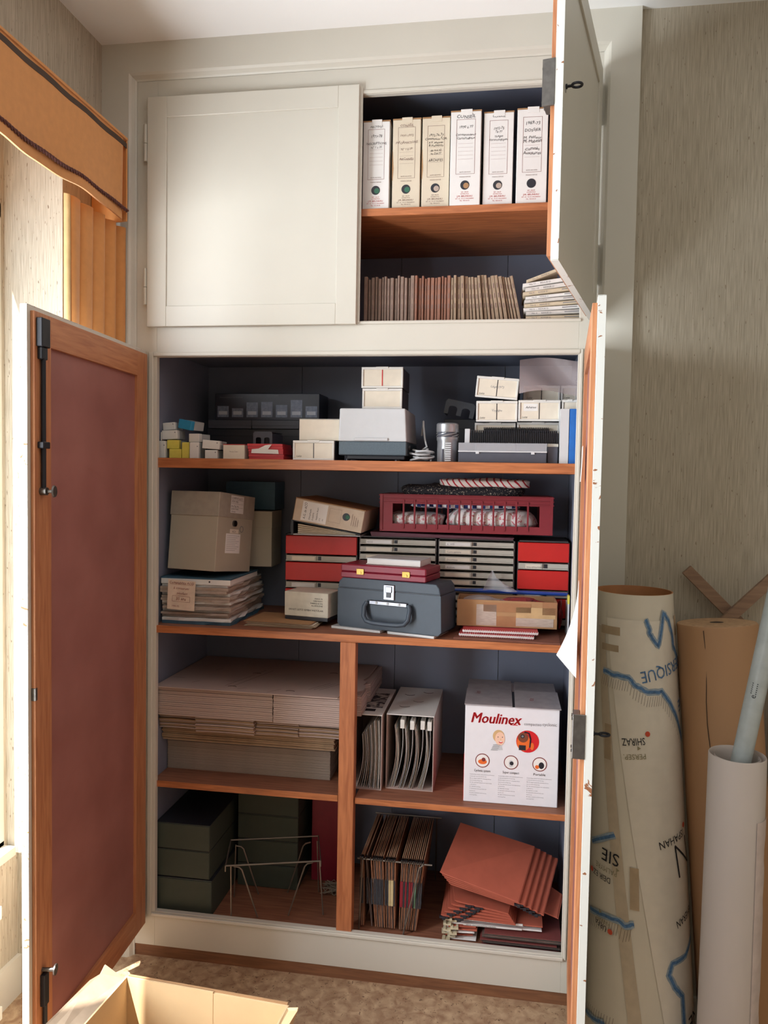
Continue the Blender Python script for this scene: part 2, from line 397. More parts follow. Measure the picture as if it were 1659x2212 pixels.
# ------------------------------------------------------------------ the built-in cupboard
XR = 1.669; D = .55
cup = thing('built_in_cupboard', 'cream built-in cupboard with open doors and varnished orange-brown shelves', 'cupboard')
prof = [(0, 0), (0, -.022), (.104, -.022), (.112, -.017), (.12, -.004), (.126, 0)]
def mitre(which):
    b = MB(); vs_ = []
    for t_, d_ in prof:
        if which == 'left': vs_ += [(XL + t_, d_, 0), (XL + t_, d_, ZC - t_)]
        if which == 'top': vs_ += [(XL + t_, d_, ZC - t_), (XR - t_ * .9, d_, ZC - t_)]
        if which == 'right': vs_ += [(XR - t_ * .9, d_, ZC - t_), (XR - t_ * .9, d_, 0)]
    n = len(prof)
    fs = [(2 * i, 2 * i + 1, 2 * ((i + 1) % n) + 1, 2 * ((i + 1) % n)) for i in range(n)] + [tuple(range(0, 2 * n, 2)), tuple(range(1, 2 * n, 2))]
    return b.add(vs_, fs)
for s_ in ('left', 'top', 'right'): mitre(s_).build('architrave', CREAM, cup)
box('stile', CREAM, cup, -.0795, 0, 0, .022, .045, 3.237, .001)
box('stile', CREAM, cup, 1.5, 1.557, 0, .022, .045, 3.237, .001)
box('rail', CREAM, cup, 0, 1.5, 0, .022, 3.144, 3.237, .001)
box('rail', CREAM, cup, 0, 1.5, 0, .022, 2.252, 2.372, .001)
box('rail', CREAM, cup, 0, 1.5, 0, .022, .045, .178, .001)
box('plinth', BROWNW, cup, -.0795, 1.557, .004, .02, 0, .045)
for args in ((-.03, -.012, -.007, 0, .165, 2.27), (1.506, 1.516, -.005, 0, .165, 2.27), (-.012, 1.506, -.007, 0, 2.254, 2.268), (-.012, 1.506, -.009, .0, .162, .174)):
    box('stop_bead', CREAM, cup, *args, .002)
for args in ((.74, 1.506, -.006, 0, 3.146, 3.158), (.74, 1.506, -.006, 0, 2.36, 2.37)): box('stop_bead', CREAM, cup, *args, .002)
for x0, x1 in ((-.035, .398), (.4, .818), (.82, 1.253), (1.255, 1.535)): box('back_panel', SLATE, cup, x0, x1, D, D + .012, .135, 3.21)
box('side_panel', SLATE, cup, -.035, -.02, .022, D, .135, 3.21)
box('side_panel', SLATE, cup, 1.52, 1.535, .022, D, .135, 3.21)
box('bottom_board', SHELFW, cup, -.02, 1.52, .022, D, .135, .155)
box('dividing_board', SLATE, cup, -.02, 1.52, .022, D, 2.29, 2.365)
box('top_board', SLATE, cup, -.02, 1.52, .022, D, 3.2, 3.21)
for x0, x1, y0, z0, z1 in ((-.0195, 1.5195, .012, 1.85, 1.885), (-.0195, 1.5195, .006, 1.237, 1.263), (-.0195, .695, .015, .65, .673), (.757, 1.5195, .015, .648, .669), (-.0195, 1.5195, .012, 2.736, 2.761)):
    sh = box('shelf', SHELFW if z0 < 2.5 else WOODX, cup, x0, x1, y0 + .003, D - .001, z0, z1, .001)
    box('edge_band', WOODX, sh, x0, x1, y0, y0 + .0031, z0 - .0004, z1 + .0004, .001)
box('shelf_post', WOODZ, cup, .698, .755, .006, .05, .155, 1.236, .002)

def make_door(hinge, rz, wd, z0, z1, side, st=.1, wood_in=True, chip=True):
    """side=+1: hinge on the left (local +x towards the free edge); -1: hinge on the right"""
    h = z1 - z0; X = lambda a, c: (min(side * a, side * c), max(side * a, side * c))
    def ring(m1, a0, a1, y0, y1, zz0, zz1, w_, mz=None):
        bb = MB()
        x0, x1 = X(a0, a0 + w_); bb.box(x0, x1, y0, y1, zz0, zz1)
        x0, x1 = X(a1 - w_, a1); bb.box(x0, x1, y0, y1, zz0, zz1)
        x0, x1 = X(a0 + w_, a1 - w_); bb.box(x0, x1, y0, y1, zz0, zz0 + w_); bb.box(x0, x1, y0, y1, zz1 - w_, zz1)
        return bb
    d = ring(None, 0, wd, -.02, 0, 0, h, st - .012).build('door', CREAM, cup, .0015)
    d.location = (hinge[0], hinge[1], z0); d.rotation_euler = (0, 0, R(rz))
    x0, x1 = X(st - .014, wd - st + .014); box('panel', CREAM, d, x0, x1, -.014, -.007, st - .014, h - st + .014)
    a0, a1, q = .014, wd - .014, .014
    for sa in (a0, a1 - st + .014):
        x0, x1 = X(sa, sa + st - .014); box('stile', DOORZ, d, x0, x1, 0, .012, q, h - q, .001)
    x0, x1 = X(st, wd - st)
    box('rail', DOORX, d, x0, x1, 0, .012, q, st, .001); box('rail', DOORX, d, x0, x1, 0, .012, h - st, h - q, .001)
    box('panel_lining', HARD, d, x0, x1, -.004, .002, st, h - st)
    if chip:   # free edge with worn paint
        x0, x1 = X(wd, wd + .0012); box('worn_edge', CHIPPED, d, x0, x1, -.0195, -.0005, .001, h - .001)
        x0, x1 = X(0, wd); box('worn_edge', CHIPPED, d, x0, x1, -.0195, -.0005, h, h + .0012)
        box('worn_edge', CHIPPED, d, x0, x1, -.0195, -.0005, -.0012, 0)
    return d
d1 = make_door((-.034, -.02), -86.5, .785, .135, 2.27, 1)
d2 = make_door((1.53, -.012), 86.2, .77, .135, 2.27, -1)
d3 = make_door((1.532, -.014), 77.6, .775, 2.358, 3.171, -1, .085)
d4 = make_door((-.03, -.002), 0, .772, 2.358, 3.171, 1, .085, chip=False)
for d_, l_ in ((d1, 'lower left door swung open, red-brown panel inside, black bolt'), (d2, 'lower right door swung open, seen almost edge on'), (d3, 'upper right door swung open, white outer face'), (d4, 'closed upper left door with recessed panel')): d_['label'] = l_
box('rebate_strip', CREAM, d4, .772, .782, -.008, 0, .006, .807)
for d_, s_, hs in ((d4, 1, (.08, .59)), (d1, 1, (.02, 1.0, 1.9)), (d2, -1, (.2, 1.0, 1.9)), (d3, -1, (.12, .64))):
    for z_ in hs: MB().cyl((-.009 * s_, -.012, z_), (-.009 * s_, -.012, z_ + .062), .0075, n=10).cyl((-.009 * s_, -.012, z_ + .064), (-.009 * s_, -.012, z_ + .13), .0075, n=10).build('hinge', CREAM, d_, smooth=True)
# bolt on the left door (local z = world z - .135)
bolt = MB().box(.72, .764, .012, .03, 2.028, 2.105).box(.727, .757, .012, .026, 1.995, 2.028).build('bolt_case', BLACKMETAL, d1, .002)
MB().cyl((.74, .02, 1.64), (.74, .02, 2.0), .0065, n=10).build('bolt_rod', BLACKMETAL, d1, smooth=True)
box('bolt_guide', BLACKMETAL, d1, .722, .758, .012, .03, 1.756, 1.774, .002)
MB().cyl((.74, .012, 1.64), (.74, .03, 1.64), .011, n=14).cyl((.738, .03, 1.64), (.735, .046, 1.64), .005, n=10).build('bolt_stem', STEEL, d1, smooth=True)
MB().cyl((.735, .046, 1.64), (.7345, .05, 1.64), .017, .015, 18).build('bolt_knob', STEEL, d1, smooth=True)
MB().box(.728, .752, .012, .026, .20, .29).cyl((.74, .02, .02), (.74, .02, .22), .0065, n=10).build('lower_bolt', BLACKMETAL, d1, .001)
MB().cyl((.74, .012, .3), (.735, .046, .3), .006, n=10).cyl((.735, .046, .3), (.7345, .05, .3), .015, n=16).build('lower_bolt_knob', STEEL, d1, smooth=True)
box('strike_plate', STEEL, d1, .762, .772, .0, .0135, 1.07, 1.105, .001)
# lock and key of the right doors (local z)
def lock(d_, wd, z_, key=True, H=.10):
    box('lock_case', STEEL, d_, -wd + .004, -wd + .06, .012, .03, z_ - H / 2, z_ + H / 2, .002)
    box('lock_plate', STEEL, d_, -wd - .0025, -wd + .004, -.0005, .03, z_ - H / 2 - .005, z_ + H / 2 + .005, .001)
    for dz in (-H * .4, H * .4):
        for dx in (.015, .045): MB().cyl((-wd + dx, .03, z_ + dz), (-wd + dx, .033, z_ + dz), .004, n=8).build('screw', STEEL, d_)
    ring = [(-wd + .035 + .012 * math.cos(a), -.047 - .0 + .012 * math.sin(a), z_ + .0) for a in [i * math.pi / 8 for i in range(17)]]
    MB().cyl((-wd + .035, -.013, z_), (-wd + .035, -.036, z_), .0035, n=8).cyl((-wd + .035, -.02, z_), (-wd + .035, -.024, z_), .006, n=10).tube(ring, .0032, 8).build('key', BLACKMETAL, d_, smooth=True)
    box('keyhole', BLACKMETAL, d_, -wd + .033, -wd + .037, -.0148 if wd < 0 else -.0208, -.0195, z_ - .014, z_ + .003)
lock(d2, .77, 1.07); lock(d3, .775, .42)
# taped sheets on the inside of the lower right door
MB().grid(lambda u, v: (-.25 + (.03 + .12 * v) * u, .0135 + .062 * u * v ** 2, 1.385 - .30 * v + .035 * u * v), 8, 10, .0006).build('taped_sheet', PAPER, d2)
MB().grid(lambda u, v: (-.14 - .12 * u, .0135 + .004 * v * v, 1.80 - .11 * v), 3, 4, .0005).build('taped_sheet', PAPER, d2)

# ------------------------------------------------------------------ pelmet and curtain
pel = thing('curtain_pelmet', 'ochre cloth pelmet with dark tape and maroon braid over the window', 'pelmet', (0, 0, 2.72))
wave = lambda y: .004 * math.sin(y * 13) + .002 * math.sin(y * 31 + 1)
def pelf(u, v):
    y = -.09 - 1.35 * u; x = -.075 + .004 * math.sin(y * 14) * (1 - v)
    return (x - (.012 if u == 0 else 0), y, (.0 + wave(y)) + (.272 - wave(y)) * v)
MB().grid(pelf, 60, 8, .006).build('valance', ORANGE, pel, smooth=True)
MB().grid(lambda u, v: (-.075 - .128 * u, -.09 + .006 * math.sin(u * 5), wave(-.09) + (.272 - wave(-.09)) * v), 8, 6, .006).build('return_end', ORANGE, pel, smooth=True)
MB().grid(lambda u, v: (-.0738 + .0, -.088 - 1.352 * u, .245 + .018 * v + .002 * math.sin(u * 40)), 30, 1, .002).build('tape_band', BROWNTAPE, pel)
box('top_board', ORANGE, pel, XL + .001, -.07, -1.44, -.088, .272, .28)
b = MB()
for k in range(2):
    b.tube([(-.071 + .003 * math.cos(i * .9 + k * math.pi), -.088 - i * .0042, .035 + wave(-.088 - i * .0042) + .004 * math.sin(i * .9 + k * math.pi)) for i in range(320)], .0034, 5)
b.build('braid', BRAID, pel, smooth=True)
cur = thing('curtain', 'gathered ochre curtain hanging in the corner beside the cupboard', 'curtain', (-.13, -.2, .25))
MB().grid(lambda u, v: (.034 * (abs(math.sin(u * 4.4 * math.pi + .4 + .25 * math.sin(v * 3))) ** .6 - .5) + .004 * math.sin(u * 31 + v * 2), -.165 + .335 * u, 2.46 * v), 120, 14, .002).build('drape', ORANGE, cur, smooth=True)
MB().grid(lambda u, v: (.012 * math.sin(u * 3) - .004, -.186 + .024 * u, 2.46 * v), 6, 6, .002).build('lining_edge', LINING, cur, smooth=True)

# ------------------------------------------------------------------ archive boxes on the top shelf
def archive_box(label, x0, wd, y, h, white, lines, hole, inkm, red=True, z=2.7613, torn=False, tilt=0):
    m = WHITECARD if white else CREAMCARD
    t = thing('archive_box', label, 'archive box', (x0 + wd / 2, y, z), 0, 'archive boxes on the top shelf', rot=(0, R(tilt), 0))
    hw = wd / 2; dp = .25
    box('body', m, t, -hw, hw, 0, dp, 0, h - .004, .0015)
    MB().hexa([(-hw - .001, .004, h - .004), (hw + .001, .004, h - .004), (hw + .001, dp, h - .004), (-hw - .001, dp, h - .004), (-hw - .001, .004, h + .002), (hw + .001, .004, h + .002), (hw, dp, h), (-hw, dp, h)]).build('top_flap', KRAFT, t)
    box('front_tongue', m, t, -hw * .35, hw * .4, -.0012, .004, h - .016, h + .003)
    if torn: MB().prism([(-hw, .2), (-hw + .004, .14), (-hw + .001, .1), (-hw - .0008, .1), (-hw - .0008, .2)], -.0008, .03, 'y').build('torn_edge', KRAFT, t)
    MB().cyl((0, -.0008, .068), (0, .0005, .068), .0155, n=24).build('finger_hole', DKPL, t)
    MB().cyl((.004, -.0011, .066), (.004, -.0006, .066), .0095, n=16).build('papers_in_hole', hole, t)
    q = MB(); F = front(); fw = hw * .62
    frame2(q, -fw, fw, .105, h - .03, .0009, F)
    for k in range(5): bar(q, -fw * .8, fw * .8, .155 + k * .013, .1554 + k * .013, F)
    ink(q, 'label_frame', DARKRED if white else FADEINK, t)
    q = MB()
    put(q, 'BOITE ARCHIVES', 0, .11, .005, F, 'c'); put(q, 'MODELE DEPOSE', 0, .094, .005, F, 'c')
    ink(q, 'printed_caption', FADEINK, t)
    q = MB()
    put(q, 'REF : 306 EP', 0, .043, .005, F, 'c'); put(q, 'DISTRIBUTEUR', 0, .037, .0045, F, 'c')
    put(q, 'J.M. BRUNEAU', 0, .028, .0085, F, 'c', maxw=wd * .6); put(q, 'B.P. 10 - 91121 PALAISEAU', 0, .021, .0055, F, 'c', maxw=wd * .66); put(q, 'TEL. 930-20-55', 0, .014, .0055, F, 'c')
    ink(q, 'maker_imprint', REDINK if white else FADEINK, t)
    q = MB()
    for s_, zz, sz in lines: put(q, s_, 0, h - zz, sz, F, 'c', .12, jit=.14, maxw=wd * .8)
    ink(q, 'handwriting', inkm, t)
    return t
archive_box('white archive box marked 77-78, half hidden by the closed door', .748, .094, .03, .307, True, [('ARCHIVES', .025, .010), ('1977-78', .058, .012), ('INSCRIPTIONS', .082, .011), ('N° 1 à 35', .095, .010)], GREENPAP, INK)
archive_box('yellowed archive box marked Conseil and Informations, torn left edge', .853, .097, .03, .309, False, [('CONSEIL', .028, .012), ('1971-1972', .062, .011), ('INFORMATIONS', .086, .011), ('N° 1 à 29', .108, .010), ('ARCHIVES', .142, .011)], GREENPAP, FADEINK, torn=True)
archive_box('yellowed archive box with blue handwritten lines, third from the left', .956, .095, .03, .309, False, [('1972-76-77', .066, .011), ('Commission FCPL', .078, .011), ('P.V. séances', .090, .010), ('& invitations', .100, .010), ('du 9.6.72', .116, .010), ('au 3.6.77', .127, .010), ('ARCHIVES', .150, .011)], OLDPAPER, INK, torn=True)
archive_box('bright white archive box marked Conseil Correspondance Chronologique', 1.055, .103, .014, .318, True, [('CONSEIL', .026, .016), ('1970 à 77', .060, .012), ('Correspondance', .084, .010), ('Chronologique', .096, .010)], KRAFT, INK)
archive_box('white archive box marked Conseil Tirages, fifth from the left', 1.167, .1, .026, .314, True, [('CONSEIL', .020, .011), ('1972-75', .060, .011), ('76-77', .071, .010), ('Tirages', .086, .010), ('chronologiques', .097, .010)], OLDPAPER, INK)
archive_box('white archive box marked Dossier in bold ink, nearest the open upper door', 1.279, .102, .022, .318, True, [('1969-73', .055, .015), ('DOSSIER', .078, .014), ('M. Pasteur', .102, .014), ('M. Mabelin', .115, .014), ('Comités', .140, .014), ('Auxiliaires', .154, .014)], DKPL, INK)

# ------------------------------------------------------------------ periodicals in the upper cupboard
PERM = [mat('periodical_grey_brown', (150, 126, 112), .8, var=.15, scale=80, stretch=(1, 1, .4)), mat('periodical_red_brown', (158, 112, 92), .8, var=.15, scale=80, stretch=(1, 1, .4)), mat('periodical_tan', (172, 148, 124), .8, var=.15, scale=80, stretch=(1, 1, .4))]
PLAB = ['thin grey-brown periodical standing in the left third of the upper row', 'thin red-brown periodical standing in the middle of the upper row', 'thin tan periodical leaning at the right of the upper row']
x = .752; k = 0
while x < 1.307:
    th = random.uniform(.0085, .0145); hgt = .172 + random.uniform(-.006, .005); kind = 0 if x < .92 else (1 if x < 1.06 else 2)
    lean = 0 if kind < 2 else (x - 1.06) * -50
    o = thing('periodical', PLAB[kind], 'periodical', (x, .07 + random.uniform(-.006, .006), 2.3652), group='standing periodicals', rot=(0, R(lean), 0))
    b = MB(); b.prism([(0, .004), (.0018, .0), (th - .0028, .0), (th - .001, .004), (th - .001, .2), (0, .2)], 0, hgt, 'z'); b.build('cover', PERM[kind], o)
    q = MB(); F = front(-.0005)
    for j in range(3): bar(q, th * .3, th * .6, hgt * (.35 + .2 * j), hgt * (.35 + .2 * j) + .016, F)
    ink(q, 'spine_print', FADEINK, o)
    x += th + (.0006 if kind < 2 else .0016); k += 1
ORD = ['topmost', 'second from the top', 'third from the top', 'fourth from the top', 'fifth from the top', 'sixth from the top', 'seventh from the top', 'eighth from the top', 'ninth from the top', 'tenth from the top', 'lowest']
z = 2.3652; MAGP = [PAPER, mat('magazine_cream', (216, 200, 172), .7), mat('magazine_white', (224, 220, 214), .6)]
for k in range(11):
    th = random.uniform(.011, .015); i = 10 - k
    tl = 0 if k < 10 else -14
    o = thing('magazine', 'pale magazine lying flat, %s in the stack beside the open upper door' % ORD[i], 'magazine', (1.318 + random.uniform(-.006, .006) + (0 if k < 10 else .012), .05 + random.uniform(-.006, .006), z + (0 if k < 10 else .002)), group='magazines lying in a stack', rot=(0, R(-.9 * k if k < 10 else -20), R(random.uniform(-2, 2))))
    L_ = .19 if k < 10 else .11
    MB().prism([(0, th * .5), (.002, th * .12), (.006, 0), (.16, 0), (.16, th), (.006, th), (.002, th * .88)], 0, L_, 'x').build('cover', MAGP[k % 3], o)
    q = MB(); F = front(-.0004)
    put(q, 'No %d  -  REVUE D' % (k + 2), .02, th * .25, th * .55, F, sx=1.2); bar(q, .13, .18, th * .4, th * .6, F)
    ink(q, 'spine_print', GREYINK, o)
    z += th + (.0008 if k else .0025)

# ------------------------------------------------------------------ shelf A: projector and slide boxes
A = 1.8853
def slide_box(label, x0, x1, y, z0, z1, dp=.19, two=True, rot=None, logo=True, stripe=None, note=None):
    wd, h = x1 - x0, z1 - z0
    t = thing('slide_box', label, 'slide box', ((x0 + x1) / 2, y, z0), group='white slide boxes', rot=rot)
    hw = wd / 2
    box('case', DKGREYPL, t, -hw + .001, hw - .001, .01, dp, .0005, h - .001, .0015)
    b = MB().box(-hw, hw, 0, .012, 0, .007).box(-hw, hw, 0, .012, h - .009, h).box(-hw, -hw + .007, 0, .012, .007, h - .009).box(hw - .007, hw, 0, .012, .007, h - .009)
    b.build('front_frame', WHITEPL, t, .001)
    box('lip', WHITEPL, t, -hw * .3, hw * .3, -.003, .003, h - .005, h + .001, .0008)
    for sx in ((-1, 1) if two else (0,)):
        u0, u1 = ((-hw + .006, -.0015) if sx < 0 else (.0015, hw - .006)) if two else (-hw + .006, hw - .006)
        box('label_card', CREAMLABEL, t, u0, u1, .004, .010, .006, h - .008)
    if stripe: box('red_divider', PRNTRED, t, -.0015, .0015, .0025, .004, .008, h - .01)
    elif two: box('divider', DKPL, t, -.0008, .0008, .003, .004, .008, h - .01)
    if logo:
        q = MB(); put(q, 'Leitz', -hw + .012, .011, .010, front(.0036), shear=.3); ink(q, 'maker_script', INK, t)
    if note:
        q = MB(); put(q, note, 0, h * .5, .011, front(.0036), 'c', .2, jit=.1); ink(q, 'pencil_note', GREYINK, t)
    return t
slide_box('white slide box with two cream labels, on the shelf left of the projector', .502, .655, .05, A, 1.956)
t = thing('slide_carton', 'plain cream slide carton standing on the white slide box by the projector', 'carton', (.595, .07, 1.957))
box('body', CREAMLABEL, t, -.075, .075, 0, .17, 0, .076, .0015); box('lid_edge', GREYPL, t, -.0765, .0765, .004, .171, .07, .079, .001); box('side_seam', DKGREYPL, t, -.0765, -.0745, .002, .17, .002, .076)
slide_box('white slide box with red line between labels, topmost above the projector', .742, .894, .1, 2.151, 2.226, stripe=True, logo=False)
slide_box('white slide box lying directly on the projector lid', .746, .892, .1, 2.0768, 2.149, two=False, logo=False)
slide_box('tilted white slide box, topmost of the right-hand pile', 1.152, 1.302, .12, 2.116, 2.191, rot=(0, R(5), R(-3)), note='Liège 1973')
slide_box('white slide box under the tilted one', 1.158, 1.304, .12, 2.033, 2.107, note='Voyages')
slide_box('white slide box with pasted paper slip, right-hand pile', 1.307, 1.453, .12, 2.036, 2.110)
t = bpy.data.objects[[o.name for o in bpy.data.objects if o.get('label', '').startswith('white slide box with pasted')][0]]
box('paper_slip', PAPER, t, -.055, -.005, .0028, .0036, .036, .062); q = MB(); put(q, 'Athènes', -.03, .045, .011, front(.0024), 'c', .3, jit=.1); ink(q, 'slip_note', INK, t)
slide_box('white slide box at the right end, behind the plastic sheet', 1.457, 1.515, .125, 2.036, 2.112, two=False, logo=False)
slide_box('upper white slide box behind the plastic sheet', 1.324, 1.455, .2, 2.112, 2.17)
slide_box('upper right white slide box behind the plastic sheet, against the side', 1.458, 1.515, .2, 2.113, 2.17, two=False)
slide_box('white slide box low in the right pile, behind the black tray, left', 1.153, 1.299, .15, 1.958, 2.031, two=False, logo=False)
slide_box('white slide box low in the right pile, behind the black tray, right', 1.304, 1.453, .15, 1.96, 2.034, two=False, logo=False)
slide_box('lowest white slide box hidden under the right pile, left', 1.153, 1.299, .2, A, 1.957, two=False, logo=False)
slide_box('lowest white slide box hidden under the right pile, right', 1.304, 1.453, .2, A, 1.959, two=False, logo=False)
# projector
t = thing('slide_projector', 'grey slide projector with pale hood and blue-grey base on the top shelf', 'projector', (.79, .05, A))
MB().hexa([(-.118, .0, .02), (.128, .0, .02), (.128, .3, .02), (-.118, .3, .02), (-.118, -.001, .07), (.128, -.001, .07), (.128, .3, .07), (-.118, .3, .07)]).build('base', BLUEGREY, t, .003)
MB().hexa([(-.119, -.003, .07), (.129, -.003, .07), (.129, .3, .07), (-.119, .3, .07), (-.117, .004, .188), (.121, .004, .188), (.121, .295, .188), (-.117, .295, .188)]).build('hood', LTGREY, t, .006, segs=3)
box('hood_lip', LTGREY, t, -.06, .062, -.009, .0, .072, .082, .002)
MB().box(-.09, .12, .01, .29, .006, .02).build('foot_plate', DKPL, t, .002)
for sx in (-.09, .09):
    for yy in (.03, .26): MB().cyl((sx, yy, 0), (sx, yy, .008), .01, n=12).build('rubber_foot', DKPL, t)
MB().cyl((.129, .05, .05), (.137, .05, .05), .009, n=14).build('knob', DKPL, t)
# cable
pts = []
for i in range(120):
    a = i * .33; r = .032 + .012 * math.sin(i * .21); pts.append((.968 + r * math.cos(a) * 1.0, .10 + r * math.sin(a) * .8, A + .006 + i * .00032 + .004 * math.sin(i * .5)))
pts += [(.985, .1, A + .055), (.975, .13, A + .08), (.968, .14, A + .13), (.965, .16, A + .15), (.955, .2, A + .1)]
tag(MB().tube(pts, .0035, 6).build('power_cable', LTGREY, smooth=True), 'grey coiled power cable between projector and lens', 'cable')
# lens
t = thing('projection_lens', 'silver projection lens standing on end beside the coiled cable', 'lens', (1.06, .085, A))
MB().lathe([(0, 0), (.034, 0), (.036, .004), (.036, .075), (.0385, .078), (.0385, .088)], 32).build('barrel', SILVER, t, smooth=True)
MB().lathe([(.0385, .106), (.0395, .108), (.0395, .134), (.036, .138), (.03, .138), (.028, .13), (0, .128)], 32).build('front_ring', SILVER, t, smooth=True)
b = MB().lathe([(.036, .088), (.036, .106)], 32)
b.build('thread_core', DKGREYPL, t, smooth=True)
for j in range(6):
    b = MB(); b.tube([(.0375 * math.cos(a0 + j * math.pi / 3), .0375 * math.sin(a0 + j * math.pi / 3), .09 + .014 * i / 11) for i, a0 in enumerate([k_ * .14 for k_ in range(12)])], .0022, 6)
    b.build('thread_turn', SILVER, t, smooth=True)
box('slot_left', DKGREYPL, t, -.016, -.01, -.0375, -.033, 0, .045)
for j in range(9): box('rack_tooth', LTGREY, t, -.004, .016, -.0385, -.034, .004 + j * .0075, .008 + j * .0075)
# black slide trays, clear case
def slide_tray(label, x0, x1, y, z, h, dp, endm=None):
    t = thing('slide_tray', label, 'slide tray', (x0, y, z), group='ribbed slide trays')
    wd = x1 - x0
    box('tray_core', DKPL, t, .004, wd - .004, .008, dp, 0, h * .82)
    n = int(wd / .0066)
    rib = None
    for i in range(n):
        if rib is None: rib = MB().box(0, .0026, 0, dp, .002, h).build('rib', DKPL, t); o = rib
        else: o = rib.copy(); col.objects.link(o); o.parent = t
        o.location = (.004 + i * (wd - .008) / n, 0, 0)
    if endm: box('end_plate', endm, t, -.018, 0, -.002, dp, 0, h + .004, .001)
slide_tray('black ribbed slide tray with grey end plate lying on the clear case', 1.14, 1.45, .075, 1.9545, .046, .06, LTGREY)
slide_tray('shorter black ribbed slide tray behind the longer one', 1.182, 1.422, .1385, 1.985, .03, .011)
t = thing('plastic_case', 'long clear-lidded grey plastic case under the black slide tray', 'case', (1.103, .04, A))
box('tray', DKGREYPL, t, 0, .303, 0, .1, 0, .036, .002)
b = MB().box(0, .303, -.002, 0, .036, .068).box(0, .303, .1, .102, .036, .068).box(0, .002, 0, .1, .036, .068).box(.301, .303, 0, .1, .036, .068).box(0, .303, 0, .1, .0665, .0685)
b.build('clear_lid', CLEAR, t); box('lid_rim', LTGREY, t, -.001, .304, -.004, .0, .036, .041, .001)
for xx in (.06, .25): box('clasp', LTGREY, t, xx, xx + .012, -.0045, -.001, .03, .04, .0005)
t = thing('grey_accessory_box', 'small grey box right of the clear plastic case', 'box', (1.409, .06, A)); box('body', DKGREYPL, t, 0, .036, 0, .09, 0, .066, .002); box('lid', GREYPL, t, -.001, .037, -.001, .091, .058, .0685, .001)
for nm, lb, xx0, xx1, mm, pm in (('pale_binder', 'pale grey binder standing at the right end of the top shelf', 1.449, 1.478, LTGREY, PAPER), ('blue_binder', 'bright blue binder standing against the right end of the top shelf', 1.48, 1.512, BLUEB, PAPER)):
    t = thing(nm, lb, 'binder', ((xx0 + xx1) / 2, .035, A)); hw = (xx1 - xx0) / 2
    box('spine', mm, t, -hw, hw, 0, .003, 0, .187, .0005); box('cover', mm, t, -hw, -hw + .003, .003, .08, 0, .187); box('cover', mm, t, hw - .003, hw, .003, .08, 0, .187); box('pages', pm, t, -hw + .004, hw - .004, .005, .076, .004, .182)
# plastic sheet hanging over
tag(MB().grid(lambda u, v: (1.308 + .2 * u, .1 - .012 * math.sin(u * 5 + v * 3) + .01 * v, 2.131 + .118 * v + .01 * math.sin(u * 4)), 14, 10, .0008).build('plastic_sheet', FILM, smooth=True), 'hazy plastic sleeve over the slide boxes in the top right corner', 'plastic sleeve')
# smoky tray with arches
def arch_tray(label, loc, rot, m, wd=.075, h=.048, dp=.14):
    t = thing('slide_viewer_tray', label, 'tray', loc, rot=rot, group='arched plastic trays')
    def arch(a0, a1, top):
        n = 8; return [(a0, 0)] + [((a0 + a1) / 2 - (a1 - a0) / 2 * math.cos(i * math.pi / n), top + (a1 - a0) / 2 * .6 * math.sin(i * math.pi / n)) for i in range(n + 1)] + [(a1, 0)]
    o = [(0, 0)] + arch(wd * .14, wd * .42, h * .42) + arch(wd * .58, wd * .86, h * .42) + [(wd, 0), (wd, h * .85), (wd * .92, h), (wd * .08, h), (0, h * .85)]
    MB().prism(o, 0, .004, 'y').build('arched_front', m, t)
    MB().box(0, .003, .004, dp, 0, h * .85).box(wd - .003, wd, .004, dp, 0, h * .85).box(.003, wd - .003, .004, dp, h * .95, h).build('shell', m, t)
    return t
arch_tray('grey plastic tray with two arches above the red trays', (.318, .15, 1.9445), None, DKGREYPL)
arch_tray('smoky dark tray with two arches tilted behind the lens', (1.03, .25, 2.075), (0, R(12), 0), SMOKY, .113, .055, .15)
t = thing('lens_carton', 'dark carton in shadow behind the lens holding up the tilted tray', 'carton', (1.09, .3, A)); box('body', DKPL, t, -.06, .06, 0, .18, 0, .166, .002); box('lid', DKPL, t, -.061, .061, -.001, .181, .13, .169, .002)
# red tray pile with white slips
for k in range(6):
    t = thing('red_slide_tray', 'red plastic slide tray, %s of the little pile' % ['lowest', 'second from the bottom', 'third from the bottom', 'third from the top', 'second from the top', 'topmost'][k], 'slide tray', (.4 + random.uniform(-.004, .004), .05, A + k * .0096), group='red slide trays', rz=random.uniform(-2, 2))
    hw = .066
    box('tray_floor', REDOLD, t, -hw, hw, 0, .13, 0, .002)
    MB().box(-hw, hw, 0, .002, .002, .009).box(-hw, hw, .128, .13, .002, .009).box(-hw, -hw + .002, .002, .128, .002, .009).box(hw - .002, hw, .002, .128, .002, .009).build('tray_wall', REDOLD, t)
tag(MB().add([(.346, .046, 1.908), (.45, .046, 1.906), (.448, .0455, 1.921), (.41, .044, 1.922), (.425, .042, 1.94), (.4, .044, 1.937), (.375, .045, 1.925), (.348, .046, 1.922)], [tuple(range(8))]).build('paper_slip', PAPER), 'torn white paper slip stuck in the red trays', 'paper slip')
t = thing('beige_carton', 'small beige carton with thin red top line beside the red trays', 'carton', (.278, .05, A)); box('body', CREAMLABEL, t, -.041, .041, 0, .1, 0, .052, .001); box('lid_line', REDINK, t, -.0415, .0415, -.0005, .1, .052, .0545)
q = MB(); put(q, 'Perutz Color', 0, .025, .006, front(), 'c'); ink(q, 'print', FADEINK, t)
